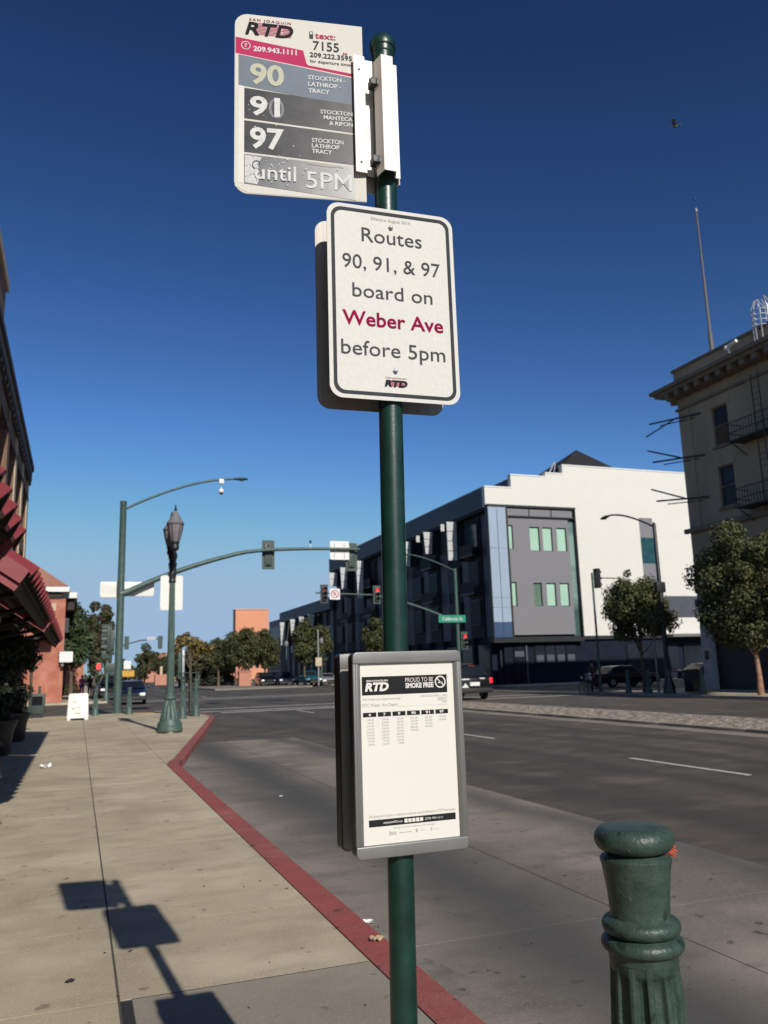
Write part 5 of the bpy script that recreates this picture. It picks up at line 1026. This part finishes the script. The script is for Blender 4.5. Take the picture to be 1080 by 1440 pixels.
# awnings
def awning(y0, y1, lb):
    t = thing('awning', lb, 'awning', (-2.3, 0, 0), 0, 'red metal awnings over the sidewalk')
    x0, x1, zo, zi = 0, 1.79, 2.5, 3.7; L_ = math.hypot(x1, zi - zo)
    def pt(u, y, h): # u 0 wall .. 1 outer, h height above the sheet
        x = x0 + (x1 - x0) * u; z = zi + (zo - zi) * u; nx, nz = (zi - zo) / L_, (x1 - x0) / L_; return (x + nx * h, y, z + nz * h)
    n = max(2, int((y1 - y0) / .42)); st = (y1 - y0) / n; mb = MB(); prof = [(0, 0), (.35, 0), (.62, .11), (.72, .11), (1, 0)]
    for k in range(n):
        for (a, ha), (b, hb) in zip(prof, prof[1:]):
            ya, yb = y0 + (k + a) * st, y0 + (k + b) * st
            mb.face([pt(0, ya, ha), pt(1.04, ya, ha), pt(1.04, yb, hb), pt(0, yb, hb)]); mb.face([pt(1.04, ya, ha - .03), pt(1.04, yb, hb - .03), pt(1.04, yb, hb), pt(1.04, ya, ha)])
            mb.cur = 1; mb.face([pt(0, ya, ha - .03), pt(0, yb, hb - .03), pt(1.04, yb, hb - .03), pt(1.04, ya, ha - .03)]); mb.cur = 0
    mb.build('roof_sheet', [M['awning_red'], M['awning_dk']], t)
    mb = MB()
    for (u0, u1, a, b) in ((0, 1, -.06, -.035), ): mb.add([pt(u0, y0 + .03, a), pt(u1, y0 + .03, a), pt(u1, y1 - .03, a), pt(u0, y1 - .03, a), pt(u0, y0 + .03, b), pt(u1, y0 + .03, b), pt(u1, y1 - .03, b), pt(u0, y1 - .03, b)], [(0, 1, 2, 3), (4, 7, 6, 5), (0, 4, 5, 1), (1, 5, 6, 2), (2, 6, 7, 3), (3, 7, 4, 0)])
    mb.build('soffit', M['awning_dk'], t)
    for (yy, s_) in ((y0, 1), (y1, -1)):
        for (off, h0, h1, m_) in ((0, -.12, .02, 'awning_red'), (.045, -.2, -.121, 'awning_red')):
            a, b = yy + s_ * off, yy + s_ * (off + .045); mb = MB(); lo, hi = min(a, b), max(a, b)
            mb.add([pt(0, lo, h0), pt(1.03, lo, h0), pt(1.03, hi, h0), pt(0, hi, h0), pt(0, lo, h1), pt(1.03, lo, h1), pt(1.03, hi, h1), pt(0, hi, h1)], [(0, 3, 2, 1), (4, 5, 6, 7), (0, 1, 5, 4), (1, 2, 6, 5), (2, 3, 7, 6), (3, 0, 4, 7)]); mb.build('rake_trim', M[m_], t)
    for u in (.25, .5, .75, .97):
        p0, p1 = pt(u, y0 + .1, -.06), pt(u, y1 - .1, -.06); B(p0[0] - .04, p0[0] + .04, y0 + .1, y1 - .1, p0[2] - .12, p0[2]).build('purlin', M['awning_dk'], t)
    k = y0 + .3
    while k < y1: MB().tube([(.02, k, 2.15), (1.7, k, 2.52)], .035, 6).build('support_arm', M['awning_dk'], t); k += 2.1
awning(1.0, 6.35, 'nearest red corrugated awning at the left edge')
awning(8.05, 14.75, 'middle red corrugated awning with its sunlit end trim')
awning(15.15, 22.9, 'farthest red corrugated awning reaching toward the corner')
# shop interior dark items, hanging sign
hs = thing('hanging_sign', 'pale lit sign panel hanging under the far awning', 'sign', (-1.45, 20.5, 0)); B(-.24, .24, -.03, .03, 2.62, 2.98).build('panel', M['pale_trim'], hs, bevel=.02); B(-.02, .02, -.02, .02, 2.98, 3.2).build('hanger', M['iron'], hs)  # panel in the plain pale trim colour
hs = thing('hanging_sign', 'small peach lit panel on the wall behind the first plant', 'sign', (-1.9, 18.0, 0)); B(-.15, .15, -.03, .03, 2.6, 3.0).build('panel', M['pale_trim'], hs); B(-.4, -.15, -.02, .02, 2.78, 2.84).build('bracket', M['iron'], hs)  # small panel, same plain trim colour
cone = thing('traffic_cone', 'small orange and white cone beside the pots at the left edge', 'traffic cone', (-1.15, 14.8, 0)); MB().lathe([(.09, .0), (.09, .02), (.06, .03), (.05, .12)], 12).build('base', M['white_bright'], cone); MB().lathe([(.05, .12), (.045, .28), (.02, .34)], 12).build('top', M['orange_cloth'], cone)
tc = thing('trash_can', 'dark square litter bin on the far sidewalk right of the street light', 'bin', (27.0, 31.6, 0)); B(-.32, .32, -.32, .32, .05, .95).build('body', M['iron'], tc, bevel=.03); B(-.36, .36, -.36, .36, .95, 1.08).build('lid', M['frame'], tc, bevel=.03)
wc = thing('white_column', 'pale blue white column at the corner of the tan building', 'column', (30.75, 34.75, 0)); B(-.1, .25, -.35, .3, 0, 3.3).build('shaft', M['pale_col'], wc, bevel=.02); B(-.112, -.102, -.2, .1, 1.5, 1.95).build('plaque', M['iron'], wc)
# ------------------------------------------------------------------ vehicles
def car(name, label, loc, rotz, body_m, kind='sedan', group=None, brake=False):
    """length along local y, rear at y=0 facing -y"""
    t = thing(name, label, 'car', loc, rotz, group)
    P_ = {'suv': dict(L=4.9, W=.98, base=.34, belt=1.12, roof=1.74, gh=[(.08, 1.12), (.38, 1.70), (.9, 1.74), (3.0, 1.74), (3.75, 1.16)], hood=1.05, tail=1.12),
          'sedan': dict(L=4.7, W=.91, base=.28, belt=.92, roof=1.42, gh=[(.55, .94), (1.25, 1.38), (1.7, 1.42), (2.7, 1.40), (3.55, .95)], hood=.88, tail=.95),
          'pickup': dict(L=5.4, W=.96, base=.40, belt=1.1, roof=1.75, gh=[(1.9, 1.1), (2.0, 1.72), (2.3, 1.76), (3.2, 1.74), (3.9, 1.12)], hood=1.05, tail=1.08)}[kind]
    L_, w = P_['L'], P_['W']; bz = P_['base']
    arc = lambda c: [(c + .38 * math.cos(R(180 - 180 * k / 8)), bz + .0 + .30 * math.sin(R(180 - 180 * k / 8))) for k in range(9)]
    prof = [(.12, bz)] + arc(.95) + arc(L_ - .9) + [(L_ - .12, bz), (L_, bz + .25), (L_ - .03, P_['hood'] - .2), (L_ - .2, P_['hood'] - .06), (L_ - 1.15, P_['belt'])] + [(.5, P_['belt']), (.06, P_['tail']), (0, P_['tail'] - .15), (.0, bz + .2)]
    body = MB().prism(prof, -w, w, 'x').build('body', M[body_m], t, bevel=.05, segs=3)
    g = P_['gh']; w1 = w * .74; vs = []; n = len(g)
    for s_ in (-1, 1):
        for (y_, z) in g: k = (z - P_['belt']) / (P_['roof'] - P_['belt']); k = max(0, min(1, k)); vs.append((s_ * (w * .96 + (w1 - w * .96) * k), y_, z))
    fs = [tuple(range(n))[::-1], tuple(range(n, 2 * n))] + [(i, i + 1, n + i + 1, n + i) for i in range(n - 1)]
    m = MB(); m.add(vs, fs); m.build('cabin', M[body_m], t, bevel=.03)
    # glass: rear, front, sides slightly proud
    def lerp(a, b, k): return (a[0] + (b[0] - a[0]) * k, a[1] + (b[1] - a[1]) * k)
    for (a, b, nm, dy) in ((g[0], g[1], 'rear_window', -.02), (g[-1], g[-2], 'windscreen', .02)):
        a_, b_ = lerp(a, b, .12), lerp(a, b, .88); q = MB(); q.face([(-w * .80, a_[0] + dy, a_[1] + .01), (w * .80, a_[0] + dy, a_[1] + .01), (w1 * .92, b_[0] + dy, b_[1] + .01), (-w1 * .92, b_[0] + dy, b_[1] + .01)]); q.build(nm, M['glass'], t)
    for s_ in (-1, 1):
        ya, yb, za, zb = g[0][0] + .45, g[-1][0] - .45, P_['belt'] + .06, P_['roof'] - .1; k = (zb - P_['belt']) / (P_['roof'] - P_['belt']); xa, xb = s_ * (w * .955 + .012), s_ * (w * .96 + (w1 - w * .96) * k + .012)
        for (u, v) in ((0, .46), (.5, .97)):
            q = MB(); q.face([(xa, ya + (yb - ya) * u, za), (xa, ya + (yb - ya) * v, za), (xb, ya + .15 + (yb - ya - .5) * v, zb), (xb, ya + .15 + (yb - ya - .5) * u, zb)]); q.build('side_window', M['glass'], t)
        for yw in (.95, L_ - .9):
            wh = MB().lathe([(.2, -.11), (.33, -.11), (.345, -.08), (.345, .08), (.33, .11), (.2, .11)], 24).build('wheel', M['tyre'], t, smooth=40, loc=(s_ * (w - .1), yw, .345)); wh.rotation_euler = (0, R(90), 0)
            r_ = MB().lathe([(.2, -.115), (.17, -.09), (.05, -.105), (.05, .105), (.17, .09), (.2, .115)], 16).build('rim', M['rim'], wh, smooth=40)
        B(s_ * w - (.17 if s_ > 0 else -.02), s_ * w + (-.02 if s_ > 0 else .17), -.02, .12, P_['tail'] - .30, P_['tail'] - .06).build('taillight', M['lamp_red'] if brake else M['red_dull'], t, bevel=.02)
        B(s_ * w - (.36 if s_ > 0 else -.06), s_ * w + (-.06 if s_ > 0 else .36), L_ - .12, L_ + .015, P_['hood'] - .36, P_['hood'] - .18).build('headlight', M['head_lamp'], t, bevel=.02)
        B(s_ * (w + .1) - .09, s_ * (w + .1) + .09, g[-1][0] - .45, g[-1][0] - .3, P_['belt'] + .02, P_['belt'] + .16).build('mirror', M[body_m], t, bevel=.02)
    B(-w + .04, w - .04, -.07, .06, bz + .02, bz + .24).build('rear_bumper', M['bumper'], t, bevel=.03); B(-w + .04, w - .04, L_ - .05, L_ + .06, bz + .0, bz + .2).build('front_bumper', M['bumper'], t, bevel=.03)
    B(-.26, .26, -.02, -.005, P_['tail'] - .42, P_['tail'] - .24).build('licence_plate', M['white_bright'], t); B(-.5, .5, L_ + .0, L_ + .02, P_['hood'] - .42, P_['hood'] - .2).build('grille', M['black'], t)
    return t
sv = car('suv', 'black SUV driving away beyond the timetable case with brake lights lit', (18.62, 37.6, RZ), R(-3), 'car_black', 'suv', brake=True)
for (x0, x1, z0, z1) in ((-.74, -.30, 1.00, 1.06), (.26, .54, 1.03, 1.08)): B(x0, x1, -.035, -.022, z0, z1).build('white_decal', M['white_bright'], sv)
g = MB(); g.face([(-.74, -.04, .62), (-.34, -.04, .62), (-.42, -.04, .72), (-.52, -.04, .84), (-.62, -.04, .72)]); g.build('white_decal', M['white_bright'], sv)
B(-.16, .16, .30, .36, 1.66, 1.70).build('brake_lamp', M['red_dull'], sv, bevel=.01); B(-.5, .5, 1.4, 1.6, 1.75, 1.82).build('roof_bar', M['bumper'], sv, bevel=.02)
car('parked_car', 'black sedan crossing behind the smaller far tree', (35.6, 46.4, RZ), R(-90), 'car_black', 'sedan').location = (32.2, 47.4, RZ)
car('parked_car', 'dark blue car behind the street light on the side street', (42.5, 50.6, RZ), R(-90), 'car_blue', 'sedan')
car('parked_car', 'dark blue car facing the camera behind the signal mast', (3.35, 57.2, RZ), R(176), 'car_blue', 'sedan')
car('parked_car', 'dark SUV half hidden behind the signal mast, beyond the dark blue car', (2.55, 70.5, RZ), R(180), 'car_black', 'suv')
car('parked_car', 'teal pickup truck parked below the slender avenue trees', (25.2, 97, RZ), R(180), 'car_teal', 'pickup', 'cars parked down the avenue')
car('parked_car', 'silver car parked beside the teal pickup', (27.2, 96, RZ), R(178), 'car_silver', 'sedan', 'cars parked down the avenue')
car('parked_car', 'dark car parked furthest left under the avenue trees', (21.6, 103, RZ), R(178), 'car_black', 'suv', 'cars parked down the avenue')
car('parked_car', 'dark blue car in the middle of the avenue parking row', (23.0, 101, RZ), R(182), 'car_blue', 'suv', 'cars parked down the avenue')
car('parked_car', 'white car parked between the dark ones down the avenue', (22.2, 107, RZ), R(180), 'car_white', 'sedan', 'cars parked down the avenue')
# ------------------------------------------------------------------ people
def skin_mesh(name, verts, edges, radii, m, par, sub=1, root=0):
    me = bpy.data.meshes.new(name); me.from_pydata(verts, edges, []); me.materials.append(m); o = bpy.data.objects.new(name, me); C.objects.link(o)
    if par: o.parent = par
    o.modifiers.new('skin', 'SKIN'); sv_ = me.skin_vertices[0].data
    for i, r in enumerate(radii): sv_[i].radius = (r, r) if not isinstance(r, tuple) else r
    for i in range(len(radii)): sv_[i].use_root = (i == root)
    s_ = o.modifiers.new('sub', 'SUBSURF'); s_.levels = sub; s_.render_levels = sub
    dg = bpy.context.evaluated_depsgraph_get(); dg.update(); nm = bpy.data.meshes.new_from_object(o.evaluated_get(dg)); o.modifiers.clear(); o.data = nm; nm.materials.clear(); nm.materials.append(m); nm.shade_smooth(); return o
def person(label, loc, rotz, top, legs, step=.16, arm=.2, lean=0, hairm='hair'):
    """walking towards local -y; lean bends the trunk forward (metres at the shoulders)"""
    t = thing('person', label, 'person', loc, rotz); f = -1
    J = dict(pel=(0, 0, .94), wst=(0, f * lean * .4, 1.1), chs=(0, f * lean * .8, 1.34), nek=(0, f * lean, 1.50), hed=(0, f * (lean + .03), 1.62), top=(0, f * (lean + .02), 1.74),
             sl=(-.19, f * lean, 1.43), el=(-.24, f * (lean - arm * .3) , 1.16), wl=(-.23, f * (lean + arm), 1.0 if lean else .90), sr=(.19, f * lean, 1.43), er=(.24, f * (lean + arm * .2), 1.15), wr=(.23, f * (lean + arm * 1.1), 1.0 if lean else .92),
             hl=(-.095, 0, .9), kl=(-.10, f * step, .5), al=(-.10, f * step * 1.3, .09), tl=(-.10, f * (step * 1.3 + .17), .04), hr=(.095, 0, .9), kr=(.10, f * step * .1, .5), ar=(.10, step * 1.4, .12), trr=(.10, step * 1.4 - .16, .04))
    ks = list(J); ix = {k: i for i, k in enumerate(ks)}
    E = [('pel', 'wst'), ('wst', 'chs'), ('chs', 'nek'), ('nek', 'hed'), ('hed', 'top'), ('chs', 'sl'), ('sl', 'el'), ('el', 'wl'), ('chs', 'sr'), ('sr', 'er'), ('er', 'wr'), ('pel', 'hl'), ('hl', 'kl'), ('kl', 'al'), ('al', 'tl'), ('pel', 'hr'), ('hr', 'kr'), ('kr', 'ar'), ('ar', 'trr')]
    Rr = dict(pel=.13, wst=.12, chs=.14, nek=.055, hed=.09, top=.075, sl=.06, el=.045, wl=.032, sr=.06, er=.045, wr=.032, hl=.09, kl=.06, al=.04, tl=.035, hr=.09, kr=.06, ar=.04, trr=.035)
    skin_mesh('body', [J[k] for k in ks], [(ix[a], ix[b]) for a, b in E], [Rr[k] for k in ks], M['skin'], t)
    def sub(keys, edges, add, m, nm): ii = {k: i for i, k in enumerate(keys)}; skin_mesh(nm, [J[k] for k in keys], [(ii[a], ii[b]) for a, b in edges], [Rr[k] + add for k in keys], m, t)
    sub(['pel', 'wst', 'chs', 'sl', 'el', 'sr', 'er'], [('pel', 'wst'), ('wst', 'chs'), ('chs', 'sl'), ('sl', 'el'), ('chs', 'sr'), ('sr', 'er')], .022, top, 'shirt')
    sub(['pel', 'hl', 'kl', 'al', 'hr', 'kr', 'ar'], [('pel', 'hl'), ('hl', 'kl'), ('kl', 'al'), ('pel', 'hr'), ('hr', 'kr'), ('kr', 'ar')], .018, legs, 'trousers')
    for k in ('tl', 'trr'): B(J[k][0] - .05, J[k][0] + .05, J[k][1] - .08, J[k][1] + .18, 0, .10).build('shoe', M['cl_dark'], t, bevel=.02)
    q = MB(); q.ball((0, J['hed'][1] + .015, 1.70), (.105, .12, .10), 12, 8); q.build('hair', M[hairm], t, smooth=60)
    for s_ in (-1, 1):
        w_ = J['wl'] if s_ < 0 else J['wr']; q = MB(); q.ball((w_[0], w_[1], w_[2] - .05), (.022, .045, .05), 8, 6)
        for k in range(4): q.tube([(w_[0], w_[1] - .03 + .02 * k, w_[2] - .08), (w_[0], w_[1] - .035 + .02 * k, w_[2] - .125), (w_[0] + s_ * -.012, w_[1] - .035 + .02 * k, w_[2] - .15)], .009, 5)
        q.tube([(w_[0], w_[1] - .04, w_[2] - .03), (w_[0], w_[1] - .07, w_[2] - .08)], .010, 5); q.build('hand', M['skin'], t, smooth=60)
    return t
person('pedestrian in pink shirt and blue jeans on the sidewalk across the side street', (.36, 74, 0), 0, M['cl_pink'], M['cl_jean'])
person('pedestrian in dark clothes beside the one in pink', (1.0, 75, 0), R(180), M['cl_dark'], M['cl_dark'])
person('person in dark clothes leaning forward while pushing a bicycle on the far corner', (26.35, 38.55, RZ), R(-60), M['cl_grey'], M['cl_dark'], step=.22, arm=.35, lean=.28)
bk = thing('bicycle', 'dark bicycle pushed by the person on the far corner', 'bicycle', (25.95, 38.85, RZ), R(-60))
for y_ in (-.55, .5):
    w_ = MB().tube([(0, y_ + .33 * math.cos(k * math.pi / 12), .34 + .33 * math.sin(k * math.pi / 12)) for k in range(25)], .02, 6).build('wheel', M['tyre'], bk)
    sp_ = MB()
    for k in range(6): a = k * math.pi / 6; sp_.tube([(0, y_ + .32 * math.cos(a), .34 + .32 * math.sin(a)), (0, y_ - .32 * math.cos(a), .34 - .32 * math.sin(a))], .003, 4)
    sp_.build('spokes', M['rim'], w_)
g = MB()
for a, b in (((0, .5, .34), (0, .1, .3)), ((0, .1, .3), (0, -.35, .82)), ((0, .1, .3), (0, .22, .88)), ((0, .2, .8), (0, -.38, .8)), ((0, .5, .34), (0, .2, .8)), ((0, -.38, .86), (0, -.55, .34))): g.tube([a, b], .018, 6)
g.build('frame', M['iron'], bk); MB().tube([(-.28, -.34, .98), (0, -.42, .95), (.28, -.34, .98)], .014, 6).build('handlebar', M['iron'], bk); B(-.07, .07, .1, .36, .88, .94).build('saddle', M['black'], bk, bevel=.02)
q = MB(); q.ball((0, -.5, .88), .05); q.build('front_lamp', M['head_lamp'], bk)
# ------------------------------------------------------------------ litter and small stuff
def crumple(name, lb, cat, loc, s, m, seed, h=.3):
    rnd = random.Random(seed); mb = MB(); n = 7; pts = {}
    for i in range(n):
        for j in range(n):
            x, y_ = (i / (n - 1) - .5) * s * rnd.uniform(.8, 1.1), (j / (n - 1) - .5) * s * .8; pts[i, j] = (x + rnd.uniform(-.1, .1) * s, y_ + rnd.uniform(-.1, .1) * s, abs(rnd.gauss(0, .35)) * s * h + .002)
    for i in range(n - 1):
        for j in range(n - 1):
            if (i in (0, n - 2) and j in (0, n - 2)): continue
            mb.face([pts[i, j], pts[i + 1, j], pts[i + 1, j + 1], pts[i, j + 1]])
    o = mb.build(name, m, None, loc=loc); tag(o, lb, cat); return o
crumple('tissue', 'crumpled white tissue on the sidewalk slabs at left', 'litter', (-.47, 15.9, .003), .20, M['tissue'], 1, .6)
crumple('paper_scrap', 'white paper scrap on the road beside the red kerb', 'litter', (1.83, 5.45, RZ + .012), .10, M['tissue'], 2, .25)
crumple('dry_leaf', 'curled brown dry leaf lying on the red kerb', 'leaf', (1.635, 4.70, .008), .085, M['leaf_dry'], 3, .35)
crumple('paper_scrap', 'tiny pale scrap on the bay concrete far along the kerb', 'litter', (2.6, 11.2, RZ + .012), .05, M['tissue'], 6, .3)
crumple('dead_grass', 'small tuft of dry debris on the near sidewalk slab', 'litter', (.02, 4.78, .003), .045, M['speck'], 4, .3)
g = MB(); rnd = random.Random(31)
for k in range(260):
    if k % 2: x, y_, z = rnd.uniform(-1, 1.5), 2.2 + 9 * rnd.random() ** 1.6, .0035
    else: x, y_, z = rnd.uniform(1.8, 5), 2.4 + 12 * rnd.random() ** 1.4, RZ + .0095
    s_ = rnd.uniform(.002, .010); a = rnd.uniform(0, 3.14); d = Vector((math.cos(a), math.sin(a), 0)) * s_ * rnd.uniform(1, 2.6); q = Vector((-math.sin(a), math.cos(a), 0)) * s_ * .7
    c_ = Vector((x, y_, z)); g.face([c_ - d, c_ - q * .9, c_ + d, c_ + q + Vector((0, 0, s_ * .4))])
tag(g.build('debris', M['speck']), 'scattered dark crumbs and leaf bits on sidewalk and road', 'debris', kind='stuff')
